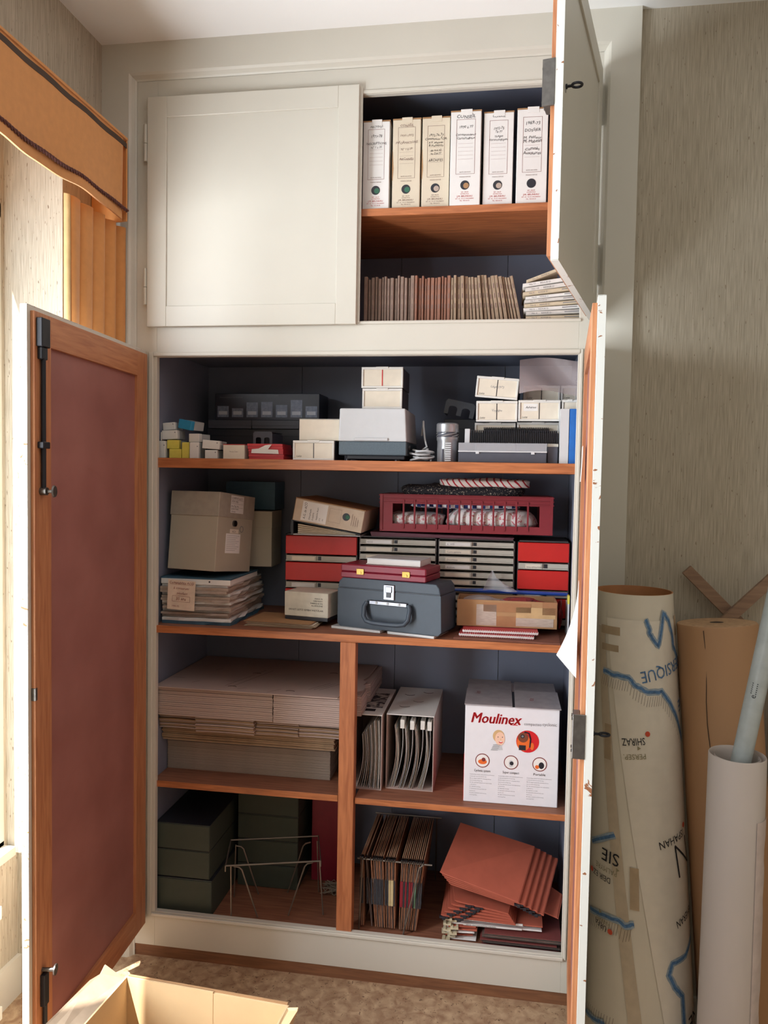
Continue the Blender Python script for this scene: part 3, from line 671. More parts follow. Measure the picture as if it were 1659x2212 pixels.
# small plastic slide boxes
def tiny_box(label, x0, x1, y, z0, z1, bodym, lidm, rz=0, ry=0, dp=.075, dot=True):
    wd, h = x1 - x0, z1 - z0
    t = thing('small_slide_box', label, 'small box', ((x0 + x1) / 2, y, z0), group='small plastic slide boxes', rot=(0, R(ry), R(rz)))
    hw = wd / 2
    box('cap', lidm, t, -hw, hw, 0, .02, 0, h, .0015); box('tub', bodym, t, -hw + .001, hw - .001, .02, dp, .0008, h - .001, .001)
    if dot: MB().cyl((hw * .7, -.0008, h * .75), (hw * .7, .001, h * .75), .0022, n=10).build('catch', GREYINK, t)
G_ = GREYPL
tiny_box('white slide box lying at the far left of the heap', -.018, .01, .05, A, 1.949, MILKY, WHITEPL)
tiny_box('yellow slide box, lower left of the heap', .026, .072, .05, A, 1.9195, YELLOWPL, YELLOWPL, dot=False)
tiny_box('pale yellow slide box standing in the heap', .0735, .1025, .055, A, 1.945, MILKY, YELLOWPL, dot=False)
tiny_box('white slide box standing upright in the heap', .106, .142, .05, A, 1.945, MILKY, WHITEPL)
tiny_box('white slide box, right lower end of the heap', .166, .214, .05, A, 1.917, MILKY, WHITEPL)
tiny_box('white slide box tilted on the right end of the heap', .155, .222, .05, 1.921, 1.953, MILKY, WHITEPL, ry=4)
tiny_box('yellow slide box with milky tub above the lower yellow one', .013, .06, .06, 1.9205, 1.953, MILKY, YELLOWPL, dot=False)
tiny_box('milky slide box lying on the upright one', .092, .137, .07, 1.9465, 1.978, MILKY, WHITEPL, rz=-12, dot=False)
tiny_box('white slide box over the yellow one', -.012, .05, .07, 1.956, 1.990, MILKY, WHITEPL, ry=-2)
tiny_box('white slide box at the wall, third layer of the heap', -.018, -.0132, .07, 1.9505, 1.983, MILKY, WHITEPL, dot=False)
tiny_box('white slide box on top at the wall', -.017, .032, .09, 1.992, 2.020, MILKY, WHITEPL, ry=-5)
tiny_box('blue-capped slide box on top of the heap', .036, .098, .09, 1.9955, 2.030, MILKY, BLUEPL, rz=-18, ry=10, dot=False)
# display carton in the dark at the back
t = thing('dark_carton', 'dark carton at the back of the top shelf under the grey flat boxes', 'carton', (.25, .37, A)); box('body', DKPL, t, -.2, .2, 0, .17, 0, .128, .002); box('lid', DKPL, t, -.201, .201, -.001, .171, .1, .1295, .001)
for x0, x1, lb in ((.057, .239, 'left flat grey carton under the display carton'), (.242, .438, 'right flat grey carton under the display carton')):
    t = thing('flat_grey_carton', lb, 'carton', ((x0 + x1) / 2, .36, 2.0155), group='flat grey cartons'); hw = (x1 - x0) / 2
    box('body', DKGREYPL, t, -hw, hw, 0, .17, 0, .03, .001); box('lid', DKGREYPL, t, -hw - .001, hw + .001, -.001, .171, .012, .0345, .001)
t = thing('display_carton', 'black display carton with seven small printed pictures at the back', 'carton', (.3, .37, 2.0505))
box('body', mat('navy_black_card', (34, 40, 58), .35), t, -.22, .22, 0, .15, 0, .108, .0015)
for i in range(7):
    u = -.185 + i * .062; hgt = [.045, .036, .06, .062, .05, .07, .045][i]
    box('picture', mat('picture_grey', (140, 150, 172), .5, var=.2, scale=90), t, u - .024, u + .024, -.0008, 0, .012, .012 + hgt)
    box('picture_strip', mat('picture_pale', (206, 210, 220), .5), t, u - .018, u + .018, -.0014, -.0008, .022, .036)
q = MB(); put(q, 'Dokumentationsartikel Diarahmen', -.2, .09, .007, front()); put(q, 'Universal Projektion', .0, .098, .006, front()); ink(q, 'print', GREYINK, t)

# ------------------------------------------------------------------ shelf B
B = 1.2632
# paper pile at the left
z = B
PILE = [('dossier', 'teal cardboard dossier, lowest of the paper pile under the grey box', TEAL, .012)]
for i in range(13): PILE.append(('paper_bundle', None, OLDPAPER if i % 3 else PAPER, random.uniform(.008, .0125)))
NUM = ['first', 'second', 'third', 'fourth', 'fifth', 'sixth', 'seventh', 'eighth', 'ninth', 'tenth', 'eleventh', 'twelfth', 'thirteenth']
for i, (nm, lb, mm, th) in enumerate(PILE):
    lb = lb or 'aged paper bundle, %s above the teal dossier at the bottom of the pile' % NUM[i - 1]
    dx = random.uniform(-.012, .012)
    def bund(u, v, i=i): pass
    o = thing(nm, lb, 'papers', (.125 + dx, .07 + random.uniform(-.012, .012), z), rz=random.uniform(-.6, .4), group='aged papers piled under the grey box')
    b = MB(); n = 8; vs_ = []; x0, x1 = -.136 - min(dx, 0) , .135
    for zz in (0, th - .0008):
        vs_ += [(x0, 0, zz)] + [(x0 + (x1 - x0) * k / n, random.uniform(-.004, .003), zz) for k in range(1, n)] + [(x1, .002, zz)] + [(x1 + random.uniform(-.008, .008), .4 * k / n, zz) for k in range(1, n)] + [(x1, .4, zz), (x0, .4, zz)]
    m_ = len(vs_) // 2
    b.add(vs_, [tuple(range(m_))[::-1], tuple(range(m_, 2 * m_))] + [(k, (k + 1) % m_, (k + 1) % m_ + m_, k + m_) for k in range(m_)])
    b.build('sheaf', mm, o)
    if nm == 'paper_bundle':
        q = MB()
        for k in range(3): bar(q, x0 + .01, x1 - .005, th * (.22 + .25 * k), th * (.25 + .25 * k), front(-.0046))
        ink(q, 'sheet_edges', mat('sheet_edge_shadow', (120, 104, 96), .9, var=0), o)
    z += th
t = thing('lever_arch_binder', 'white and teal binder lying on top of the paper pile', 'binder', (.125, .07, z), 0)
box('body', PAPER, t, -.138, .136, 0, .32, 0, .02, .001); box('cover', TEAL, t, -.14, .138, .002, .325, .02, .026, .001)
MB().cyl((.055, -.001, .012), (.055, .001, .012), .004, n=4).build('rivet', INK, t)
ztop = z + .0262
t = thing('handwritten_note', 'cream note reading 35 ans hanging on the paper pile', 'note', (.078, .044, 1.33), rz=0, rot=(0, R(3), 0))
MB().grid(lambda u, v: (-.054 + .108 * u, -.003 * v + .003 * math.sin(u * 3) * v, -.012 + .112 * v), 6, 6, .0005).build('sheet', mat('note_paper', (226, 206, 186), .85), t)
q = MB(); F = front(-.0045)
put(q, 'Comptabilité ACO', 0, .086, .0125, F, 'c', .15, jit=.08); bar(q, -.045, .045, .0835, .0842, F); put(q, 'à conserver', 0, .066, .013, F, 'c', .15, jit=.08); put(q, 'pendant', .004, .047, .013, F, 'c', .15, jit=.08); put(q, '35 ans', 0, .025, .0155, F, 'c', .15, jit=.08)
frame2(q, -.034, .036, .019, .041, .0009, F); put(q, '1980-95', -.02, -.001, .009, F, 'c'); ink(q, 'handwriting', DARKRED, t)
# grey document box
t = thing('document_box', 'beige-grey lidded document box with round catch and stickers on the pile', 'document box', (.207, .05, ztop + .0285), rot=(R(-6), 0, R(-13)))
box('base', GREYBOX, t, -.213, 0, 0, .245, 0, .208, .0015); box('lid', mat('beige_grey_lid', (168, 160, 146), .6), t, -.216, .003, -.003, .248, .206, .298, .0015)
S = lambda u, v: (.0006, u, v); S2 = lambda u, v: (.0037, u, v)
MB().cyl((0, .11, .185), (.008, .11, .185), .012, n=18).build('catch', CHROME, t, smooth=True)
MB().lathe([(.011, 0), (.013, .001), (.011, .002)], 16).xf(Matrix.Translation((0, .165, .165)) @ Matrix.Rotation(R(90), 4, 'Y')).build('ring', GREYINK, t)
box('sticker', PAPER, t, .003, .0034, .075, .165, .225, .292); box('sticker', CREAMLABEL, t, .0, .0005, .085, .145, .147, .163); box('paper_label', PAPER, t, .0, .0005, .06, .16, .07, .145)
q = MB()
for s_, zz, sz in (('COMPTES ACO', .278, .011), ('1977-1992', .265, .011), ('Jeux Reg. nat.', .249, .0095), ('Jeunes Vevey', .238, .0095), ('à Service', .228, .0085)): put(q, s_, .078, zz, sz, S2, 'l', .1, jit=.08, maxw=.083)
for zz in (.275, .2605, .246): bar(q, .078, .16, zz, zz + .0006, S2)
put(q, 'ACO', .1, .15, .011, S); ink(q, 'handwriting', INK, t)
q = MB()
for k in range(9): bar(q, .066, .152 - (k % 3) * .012, .137 - k * .007, .138 - k * .007, S)
ink(q, 'typed_lines', GREYINK, t)
for lb, x0, x1, y0, z0, z1, mm in (('pale carton in shadow behind the grey document box', .2, .33, .36, B + .19, 1.68, GREYBOX), ('dark blue box at the back above the pale carton', .12, .33, .40, 1.685, 1.80, TEAL)):
    t = thing('shadowed_carton', lb, 'carton', ((x0 + x1) / 2, y0, z0)); hw = (x1 - x0) / 2
    box('body', mm, t, -hw, hw, 0, .135, 0, z1 - z0 - .004, .001); box('lid', mm, t, -hw - .001, hw + .001, -.001, .136, (z1 - z0) * .7, z1 - z0, .001)
# drawer units
def drawer_unit(label, x0, x1, y, kinds, ztop=1.597, names=()):
    t = thing('drawer_unit', label, 'drawer unit', ((x0 + x1) / 2, y, B), group='stationery drawer units')
    hw = (x1 - x0) / 2; H = ztop - B
    dp = .22
    MB().box(-hw, -hw + .006, .004, dp, 0, H).box(hw - .006, hw, .004, dp, 0, H).box(-hw, hw, .004, dp, H - .005, H).box(-hw, hw, .004, dp, 0, .005).box(-hw, hw, dp - .004, dp, 0, H).build('housing', mat('housing_dark', (70, 66, 66), .5), t)
    z = H - .006
    for k, (kd, hh) in enumerate(kinds):
        z0 = z - hh
        if kd == 'r':
            d_ = box('red_drawer', RED, t, -hw + .002, hw - .002, -.004, .02, z0 + .001, z - .001, .002)
        else:
            d_ = box('drawer', GREYPL, t, -hw + .004, hw - .004, 0, .2, z0 + .004, z - .006, .001)
            box('front_lip', GREYPL, d_, -hw + .004, hw - .004, -.006, 0, z0 + .004, z0 + .009, .0008)
            box('label_holder', GREYPL, d_, -hw + .024, -hw + .024 + hw * .72, -.008, 0, z0 + .004, z - .005, .001)
            box('label_card', CREAMLABEL if k % 3 else PAPER, d_, -hw + .03, -hw + .018 + hw * .72, -.0088, -.008, z0 + .008, z - .009)
            box('pull_notch', DKPL, d_, -hw + .03 + hw * .72, -hw + .042 + hw * .72, -.002, 0, z0 + .008, z - .008)
            if names and k < len(names) and names[k]:
                q = MB(); put(q, names[k], -hw + .034, z0 + .010, .009, front(-.0092), 'l', .2, jit=.1, maxw=hw * .6); ink(q, 'label_note', GREYINK, d_)
        z = z0
    return t
g = ('g', .032); rr = ('r', .074)
drawer_unit('drawer unit with red and grey drawers behind the white lens box', .406, .698, .3, [rr, g, rr, g, rr, ('g', .03)])
drawer_unit('drawer unit with slim grey drawers behind the burgundy case', .705, 1.01, .3, [('g', .0295)] * 11, names=('R.E.G.',))
drawer_unit('drawer unit with slim grey drawers behind the cardboard tray', 1.016, 1.309, .3, [('g', .0295)] * 11, names=('A. 1975', 'Cours Histoire', 'Documents', 'Archives'))
drawer_unit('drawer unit with red and grey drawers at the right end of the shelf', 1.319, 1.513, .3, [rr, g, rr, g, rr, ('g', .03)], names=('', 'Notes administratives'))
tag(MB().hexa([(.755, .29, 1.5975), (1.3, .29, 1.5975), (1.3, .53, 1.5975), (.755, .53, 1.5975), (.75, .285, 1.615), (1.305, .285, 1.605), (1.3, .53, 1.609), (.755, .53, 1.6175)]).build('purple_folder', PURPLE, bev=.0008), 'flat purple-brown folder lying on the drawer units under the crate', 'folder')
# crate
t = thing('plastic_crate', 'maroon slatted plastic crate filled with folded cloth', 'crate', (1.117, .29, 1.619))
hw = .33; dp = .235; H = .145
def crate_side(x0, x1, y0, y1, axis, n, nm):
    b = MB()
    L0, L1 = (x0, x1) if axis == 'x' else (y0, y1)
    def seg(a, c, z0, z1, out=0):
        if axis == 'x': b.box(a, c, y0 - out, y1 + out, z0, z1)
        else: b.box(x0 - out, x1 + out, a, c, z0, z1)
    seg(L0, L1, 0, .03); seg(L0, L1, .108, H)
    e = .05; seg(L0, L0 + e, .03, .108); seg(L1 - e, L1, .03, .108)
    o = b.build(nm, MAROON, t)
    for zz in (.112, .126, .14): 
        if axis == 'x': box('ridge', MAROON, o, x0 - .003, x1 + .003, y0 - .003, y0 + .001, zz - .0025, zz + .0025, .0006)
    for k in range(1, n):
        a = L0 + e + (L1 - L0 - 2 * e) * k / n
        if axis == 'x': box('slat', MAROON, o, a - .0035, a + .0035, y0 - .004, y1, .012, .125, .001)
        else: box('slat', MAROON, o, x0 - .002, x1, a - .0035, a + .0035, .012, .125)
    return o
crate_side(-hw, hw, 0, .006, 'x', 13, 'front_side'); crate_side(-hw, hw, dp - .006, dp, 'x', 13, 'rear_side'); crate_side(-hw, -hw + .006, .006, dp - .006, 'y', 5, 'end_side'); crate_side(hw - .006, hw, .006, dp - .006, 'y', 5, 'end_side')
box('floor_plate', MAROON, t, -hw + .02, hw - .02, .01, dp - .01, -.0, .006)
for sx in (-hw, hw - .012): box('corner_post', MAROON, t, sx, sx + .012, -.004, .012, .004, H, .001)
def cloth(name, label, m, c, s, seed, fold=3.0, nu=28, nv=16, amp=.25):
    rnd = random.Random(seed); ph = [rnd.uniform(0, 6.28) for _ in range(6)]
    def fn(u, v):
        a = u * 2 * math.pi; e = (v - .5) * math.pi
        x, y, zz = math.cos(e) * math.cos(a), math.cos(e) * math.sin(a), math.sin(e)
        sq = lambda t_: math.copysign(abs(t_) ** .6, t_)
        k = 1 + amp * .35 * (math.sin(fold * x * 2 + ph[0]) * math.cos(fold * y * 1.6 + ph[1]) + .6 * math.sin(fold * 3.1 * x + ph[2] + 2 * zz) + .4 * math.sin(fold * 5 * y + ph[3] + 3 * x))
        return (sq(x) * s[0] * (1 + .06 * math.sin(4 * e + ph[4])), sq(y) * s[1], sq(zz) * s[2] * k)
    o = MB().grid(fn, nu, nv).build(name, m, smooth=True); o.location = c
    return tag(o, label, 'cloth', 'folded cloths in the crate')
CY = .405
cloth('folded_cloth', 'white cloth with pink flowers seen through the right crate slats', FAB4, (1.215, CY, 1.672), (.175, .1, .04), 1)
cloth('folded_cloth', 'white and pink cloth crumpled behind the left crate slats', FAB4, (.92, CY, 1.662), (.115, .1, .03), 2, 4)
cloth('folded_cloth', 'navy and white checked cloth in the middle of the crate', FAB3, (1.11, CY + .003, 1.726), (.22, .1, .017), 3)
cloth('folded_cloth', 'black patterned cloth heaped over the crate rim', FAB1, (1.10, CY - .008, 1.774), (.235, .1, .031), 4, 3.5, amp=.55)
cloth('folded_cloth', 'white cloth with red stripes, topmost in the crate', FAB2, (1.185, CY - .03, 1.81), (.185, .078, .018), 5, 4, amp=.4)
# archive box lying on an arch file
t = thing('lever_arch_file', 'dark arch file tilted under the lying archive box', 'file', (.45, .24, 1.5975), rot=(0, 0, 0))
box('lower_cover', LTGREY, t, 0, .27, 0, .28, 0, .004, .001)
MB().hexa([(.0, 0, .055), (.27, 0, .006), (.27, .28, .006), (0, .28, .055), (.0, 0, .059), (.27, 0, .010), (.27, .28, .010), (0, .28, .059)]).build('upper_cover', DKPL, t)
MB().prism([(-.004, .0), (.004, 0), (.004, .06), (-.004, .06), (-.008, .03)], 0, .28, 'y').build('spine', DKPL, t)
for k in range(5): MB().hexa([(.02, .01, .005 + k * .008), (.25, .01, .0045 + k * .001), (.25, .27, .0045 + k * .001), (.02, .27, .005 + k * .008), (.02, .01, .011 + k * .008), (.25, .01, .0055 + k * .001), (.25, .27, .0055 + k * .001), (.02, .27, .011 + k * .008)]).build('leaf', CREAMCARD, t)
t = thing('archive_box', 'brownish archive box lying tilted on its side above the red drawers', 'archive box', (.462, .2, 1.6585), rot=(0, R(9.5), 0))
m = mat('buff_card', (206, 188, 166), .75)
box('body', m, t, 0, .272, 0, .33, 0, .085, .0015); box('top_edge', KRAFT, t, -.002, .274, .003, .331, .085, .088); box('side_flap', KRAFT, t, -.0015, 0, .002, .33, .0, .085)
MB().cyl((.205, -.0008, .05), (.205, .0005, .05), .0145, n=24).build('finger_hole', DKPL, t); MB().cyl((.21, -.0011, .05), (.21, -.0006, .05), .008, n=16).build('papers_in_hole', GREENPAP, t)
box('pasted_label', PAPER, t, .03, .13, -.0007, 0, .006, .08)
V = lambda u, v: (u, -.0012, v); q = MB()
for s_, uu, sz in (('A.G. de ACO', .048, .0135), ('Documents', .067, .009), ('à suivre', .08, .0095), ('- Rapports divers', .094, .0075), ('- P.V.', .107, .007), ('- etc.', .118, .007)): put(q, s_, uu, .012, sz, V, 'l', .1, ang=R(90), jit=.08, maxw=.064)
ink(q, 'handwriting', INK, t)
q = MB(); frame2(q, .138, .185, .02, .072, .0006, V)
for k in range(4): bar(q, .228 + k * .008, .2295 + k * .008, .02, .066 - .006 * k, V)
ink(q, 'printed_frame', FADEINK, t)
# lens box and kraft folders
for k in range(5):
    o = thing('kraft_folder', 'brown kraft folder under the white lens box, %s' % ['lowest of five', 'second from below', 'middle of five', 'second from above', 'uppermost of five'][k], 'folder', (.45 + random.uniform(-.012, .012), .175, B + k * .0038), rz=random.uniform(-4, 4), group='kraft folders under the lens box')
    MB().grid(lambda u, v, k=k: (-.135 + .26 * u, -.1 + .2 * v, .0006 + .0008 * math.sin(u * 9 + k) ** 2), 6, 2, .0009).build('leaf', KRAFT if k % 2 else mat('kraft_dull', (158, 126, 98), .85), o); (MB().grid(lambda u, v, k=k: (-.133 + .262 * u, -.098 + .198 * v, .0022 + .0006 * math.sin(u * 7 + k) ** 2), 6, 2, .0008).build('inner_sheet', CREAMCARD if k < 4 else KRAFT, o))
t = thing('lens_box', 'white carton with German maker print and dark lower edge', 'carton', (.447, .155, B + .0195), rz=-10)
box('tub', DKPL, t, .002, .178, .002, .126, 0, .03, .001); box('lid', mat('ivory_card', (220, 216, 200), .7, var=.08, scale=30), t, 0, .18, 0, .128, .014, .106, .002)
q = MB(); F = front()
for i, s_ in enumerate(('MADE IN', 'GERMANY', 'FABRIQUE EN', 'ALLEMAGNE')): put(q, s_, .158, .082 - .009 * i, .0075, F, 'r', sx=1.1)
put(q, 'ERNST LEITZ GMBH WETZLAR', .09, .036, .0095, F, 'c', sx=1.1, maxw=.145); ink(q, 'print', INK, t)
# slate case
cz = B + .0095
for x0, x1, y0, rz, lb in ((.64, .84, .07, -16, 'pale magazine under the left half of the slate case'), (.86, 1.04, .012, -16, 'pale magazine under the right half of the slate case')):
    t = thing('magazine', lb, 'magazine', (x0, y0 + .045, B), rz=rz)
    box('pages', PAPER, t, 0, x1 - x0, 0, .15, .0005, .0082, .0005); box('cover', LTGREY, t, -.001, x1 - x0 + .001, -.001, .151, .0082, .009)
    q = MB()
    for k in range(3): bar(q, 0, x1 - x0, .0018 + k * .0018, .0022 + k * .0018, front())
    ink(q, 'page_edges', GREYINK, t)
t = thing('vanity_case', 'slate blue hard case with chrome latch and handle', 'case', (.66, .125, cz), rz=-16.2)
W_, DP, H = .415, .15, .182
MB().prism([(.012, 0), (W_ - .012, 0), (W_, .012), (W_ - .004, .14), (W_ - .006, .142), (.002, .142), (.0, .14), (.0, .012)], 0, DP, 'y').build('body', CASEBLUE, t, .004, segs=2)
MB().prism([(.001, .144), (W_ - .005, .144), (W_ - .01, H - .014), (W_ - .022, H), (.02, H), (.006, H - .014)], -.001, DP + .001, 'y').build('lid', CASEBLUE, t, .004, segs=2)
box('seam', DKPL, t, .004, W_ - .008, .003, DP - .003, .1405, .1455)
latch = box('latch', CHROME, t, .19, .234, -.006, .0, .112, .168, .002); box('latch_button', DKPL, latch, .203, .221, -.0085, -.006, .122, .142, .001); box('latch_hook', CHROME, latch, .2, .224, -.0095, -.006, .14, .162, .001)
MB().box(.135, .285, -.009, .0, .092, .107).build('handle_mount', CHROME, t, .002)
for xx in (.165, .21, .255): MB().cyl((xx, -.011, .0995), (xx, -.008, .0995), .0045, n=12).build('rivet', STEEL, t)
MB().tube([(.128, -.01, .1), (.12, -.016, .085), (.122, -.026, .05), (.135, -.03, .034), (.16, -.032, .03), (.21, -.033, .029), (.26, -.032, .03), (.285, -.03, .034), (.298, -.026, .05), (.3, -.016, .085), (.292, -.01, .1)], .0085, 10).build('handle', CASEBLUE, t, smooth=True)
# burgundy case and white book
t = thing('cutlery_case', 'burgundy flat case with two brass clasps on the slate case', 'case', (.672, .118, cz + H + .0005), rz=-13.5)
box('bottom_half', BURG, t, 0, .335, 0, .162, 0, .022, .003); box('lid', BURG, t, 0, .335, 0, .162, .0228, .05, .004)
for xx in (.065, .245):
    c_ = box('clasp', BRASS, t, xx, xx + .03, -.0035, 0, .014, .036, .001)
    MB().cyl((xx + .015, -.006, .021), (xx + .015, -.003, .021), .005, n=12).build('clasp_knob', BRASS, c_, smooth=True)
    for dx in (.004, .026):
        for dz in (.017, .033): MB().cyl((xx + dx, -.0045, dz), (xx + dx, -.0034, dz), .0022, n=8).build('pin', BRASS, c_)
t = thing('white_book', 'white boxed book lying on the burgundy case', 'book', (.765, .13, cz + H + .051), rz=-11)
box('pages', PAPER, t, .003, .207, .003, .13, .003, .02); box('lower_cover', WHITEPL, t, 0, .21, 0, .134, 0, .003, .0006); box('upper_cover', LTGREY, t, 0, .21, 0, .134, .02, .023, .0006); box('spine', WHITEPL, t, .207, .21, .0, .134, .003, .02)
# cardboard tray, notebooks
tag(MB().hexa([(1.1, .03, B), (1.468, .012, B), (1.475, .27, B), (1.11, .28, B), (1.1, .03, B + .005), (1.468, .012, B + .005), (1.475, .27, B + .005), (1.11, .28, B + .005)]).build('brown_folder', mat('brown_board', (128, 78, 60), .7), bev=.0006), 'flat brown folder at the shelf edge under the notebooks', 'folder')
for k, (x0, x1, y0, lb) in enumerate(((1.118, 1.38, .05, 'lower red spiral notebook under the cardboard tray'), (1.13, 1.395, .06, 'upper red spiral notebook under the cardboard tray'))):
    t = thing('spiral_notebook', lb, 'notebook', (x0, y0, B + .0068 + k * .0118), rz=-1 + 2 * k); Lk = x1 - x0
    box('pages', PAPER, t, 0, Lk, .004, .19, .0015, .0085, .0005); box('cover', mat('notebook_red', (196, 70, 74), .6), t, 0, Lk, .003, .191, .0086, .0102); box('cover', MATS['notebook_red'], t, 0, Lk, .003, .191, 0, .0014)
    MB().tube([(i * Lk / 240, .003 + .0055 * math.cos(i * .9), .0053 + .0055 * math.sin(i * .9)) for i in range(241)], .0011, 4).build('spiral', mat('white_wire', (220, 214, 212), .4), t)
zt_ = B + .031
t = thing('cardboard_tray', 'open brown cardboard tray patched with tape, full of odds and ends', 'carton', (1.105, .125, zt_), rz=1)
Lk, DP, H = .357, .145, .096
MB().box(0, Lk, 0, .004, 0, H).build('front_wall', KRAFT, t); MB().box(0, Lk, DP - .004, DP, 0, H).build('rear_wall', KRAFT, t); box('side_wall', KRAFT, t, 0, .004, .004, DP - .004, 0, H); box('side_wall', KRAFT, t, Lk - .004, Lk, .004, DP - .004, 0, H); box('base', KRAFT, t, .004, Lk - .004, .004, DP - .004, 0, .004)
for u0, u1, v0, v1, mm in ((.07, .142, .004, .08, OLDPAPER), (.142, .212, .002, .04, TAPE), (.212, .345, .006, .036, OLDPAPER), (.095, .265, .055, .088, TAPE), (.212, .352, .036, .075, mat('torn_tan', (198, 164, 118), .8)), (.305, .355, .05, .096, TAPE)):
    box('tape_patch', mm, t, u0, u1, -.0009, 0, v0, v1)
def crumple(name, label, m, c, s, seed, cat, n=18, amp=.5):
    rnd = random.Random(seed); ph = [rnd.uniform(0, 6.28) for _ in range(5)]
    def fn(u, v):
        a = u * 2 * math.pi; e = (v - .5) * math.pi; x, y, zz = math.cos(e) * math.cos(a), math.cos(e) * math.sin(a), math.sin(e)
        k = 1 + amp * .3 * (math.sin(4 * x + ph[0] + 3 * y) + math.sin(5 * zz + ph[1] - 3 * x) + .5 * math.sin(9 * y + ph[2]))
        return (x * s[0] * k, y * s[1] * k, zz * s[2] * k)
    o = MB().grid(fn, n, n).build(name, m); o.location = c
    return tag(o, label, cat)
crumple('plastic_bag', 'crumpled clear plastic bag lying in the left of the cardboard tray', CLEAR, (1.2, .19, zt_ + .078), (.07, .045, .022), 11, 'plastic bag')
crumple('plastic_bag', 'reddish plastic wrap bulging in the middle of the cardboard tray', mat('red_wrap', (150, 60, 62), .25, alpha=.8), (1.34, .195, zt_ + .076), (.075, .045, .024), 12, 'plastic bag')
crumple('plastic_bag', 'dark red plastic wrap behind the right end of the cardboard tray', mat('dark_red_wrap', (112, 26, 34), .3), (1.478, .238, B + .066), (.01, .028, .048), 13, 'plastic bag')
o = MB().grid(lambda u, v: (1.225 + (.13 - .1 * v) * (u - .25) + .0, .235 + .02 * math.sin(u * 6) + .01 * v, 1.41 + .075 * v * (1 - .6 * abs(u - .3))), 12, 8, .0006).build('clear_folder', CLEAR, smooth=True); tag(o, 'creased clear plastic folder sticking up behind the cardboard tray', 'plastic folder')
t = thing('blue_ruler', 'long cobalt blue plastic strip lying behind the cardboard tray', 'strip', (1.08, .284, zt_ + .1)); MB().tube([(0, 0, .006), (.06, -.001, .007), (.12, -.002, .008), (.42, -.004, .006)], .0065, 8, True, [.005, .0065, .0085, .0065]).build('strip', BLUETUBE, t, smooth=True); MB().cyl((.42, -.004, .006), (.428, -.004, .006), .0055, n=8).build('end_cap', BLUETUBE, t)
t = thing('yellow_folder', 'narrow folder with yellow tip at the right end of the middle shelf', 'folder', (1.503, .16, B)); box('cover', LTGREY, t, -.003, .003, 0, .1, 0, .12); box('tip', YELLOWPL, t, -.0035, .0035, -.001, .03, .12, .15)

# ------------------------------------------------------------------ shelf C left: flattened boxes
Z = .6732
def flat_boxes(n, z, th, y0, x0, x1, m, label, jit, grp, notch=False):
    mesh = None
    for k in range(n):
        if mesh is None:
            o = MB().prism(([(0, 0), (.693 - x0, 0), (.693 - x0, .026), (x1 - x0, .028), (x1 - x0, .14)] if notch else [(0, 0), (x1 - x0, 0), (x1 - x0, .14)]) + [(x1 - x0 - .02, .16), (x1 - x0 - .02, .2), (x1 - x0, .22), (x1 - x0, D - .02 - y0), (0, D - .02 - y0)], 0, th * .86).build('flattened_box', m); mesh = o
        else: o = mesh.copy(); col.objects.link(o)
        o.location = (x0 + random.uniform(0, jit), y0 + random.uniform(-jit, jit), z); tag(o, label, 'flattened box', grp); z += th
    return z
GRP = 'flattened archive boxes on the lower left shelf'
z = flat_boxes(36, Z, .0037, .145, -.018, .635, CORR, 'flattened corrugated box in the neat lowest block of the stack', .002, GRP)
z = flat_boxes(9, z, .0056, .095, -.018, .66, mat('brown_board_edges', (160, 132, 104), .85, var=.1, scale=30), 'flattened brown box in the second block of the stack', .006, GRP)
# wavy folded bundles
zb = z
for i, (x0, x1, dy) in enumerate(((-.018, .135, .005), (.137, .365, -.018), (.367, .53, 0), (.532, .695, .006))):
    for k in range(9):
        o = MB().grid(lambda u, v, x0=x0, x1=x1: (x0 + (x1 - x0) * u, .065 + dy + .4 * v, .004 * math.sin(u * 3.1) * .4), 8, 1, .0046).build('folded_box', MATS['brown_board_edges'] if k % 2 else CORRTOP)
        o.location = (random.uniform(-.0, .002), random.uniform(-.006, .006), zb + .0015 + k * .0066); tag(o, 'folded box in the bulging middle block, %s bundle from the left' % ['first', 'second', 'third', 'fourth'][i], 'folded box', GRP)
z = zb + 9 * .0066 + .003
z = flat_boxes(15, z, .0072, .035, -.018, .44, CORRTOP, 'flattened grey-brown box in the left half of the top block', .002, GRP)
z2 = flat_boxes(5, zb + 9 * .0066 + .003, .0072, .03, .445, .693, CORRTOP, 'flattened grey-brown box in the right half of the top block', .001, GRP)
z2 = flat_boxes(10, z2, .0072, .03, .445, .768, CORRTOP, 'flattened grey-brown box in the right half of the top block', .002, GRP, True)
# these stop short of the post: a notch lets them pass behind it
t = thing('cut_board', 'topmost flattened box with slots and printed lines', 'flattened box', (0, 0, z + .0004))
MB().prism([(-.017, .02), (.69, .012), (.69, .055), (.765, .06), (.76, .2), (.748, .21), (.752, .26), (.735, .28), (.745, .34), (.75, .53), (-.01, .53)], 0, .003).build('board', CORRTOP, t)
T_ = lambda u, v: (u, v, .0034); q = MB()
for u0, v0, u1, v1 in ((.0, .16, .05, .158), (.1, .1, .12, .13), (.22, .15, .26, .15), (.24, .08, .32, .34), (.27, .08, .35, .34), (.12, .3, .14, .33), (.42, .03, .46, .08), (.56, .1, .62, .2), (.58, .1, .64, .2), (.6, .1, .66, .2), (.3, .05, .33, .07)):
    dx, dy = u1 - u0, v1 - v0; l = math.hypot(dx, dy); nx, ny = -dy / l * .0009, dx / l * .0009
    q.add([T_(u0 - nx, v0 - ny), T_(u1 - nx, v1 - ny), T_(u1 + nx, v1 + ny), T_(u0 + nx, v0 + ny)], [(0, 1, 2, 3)])
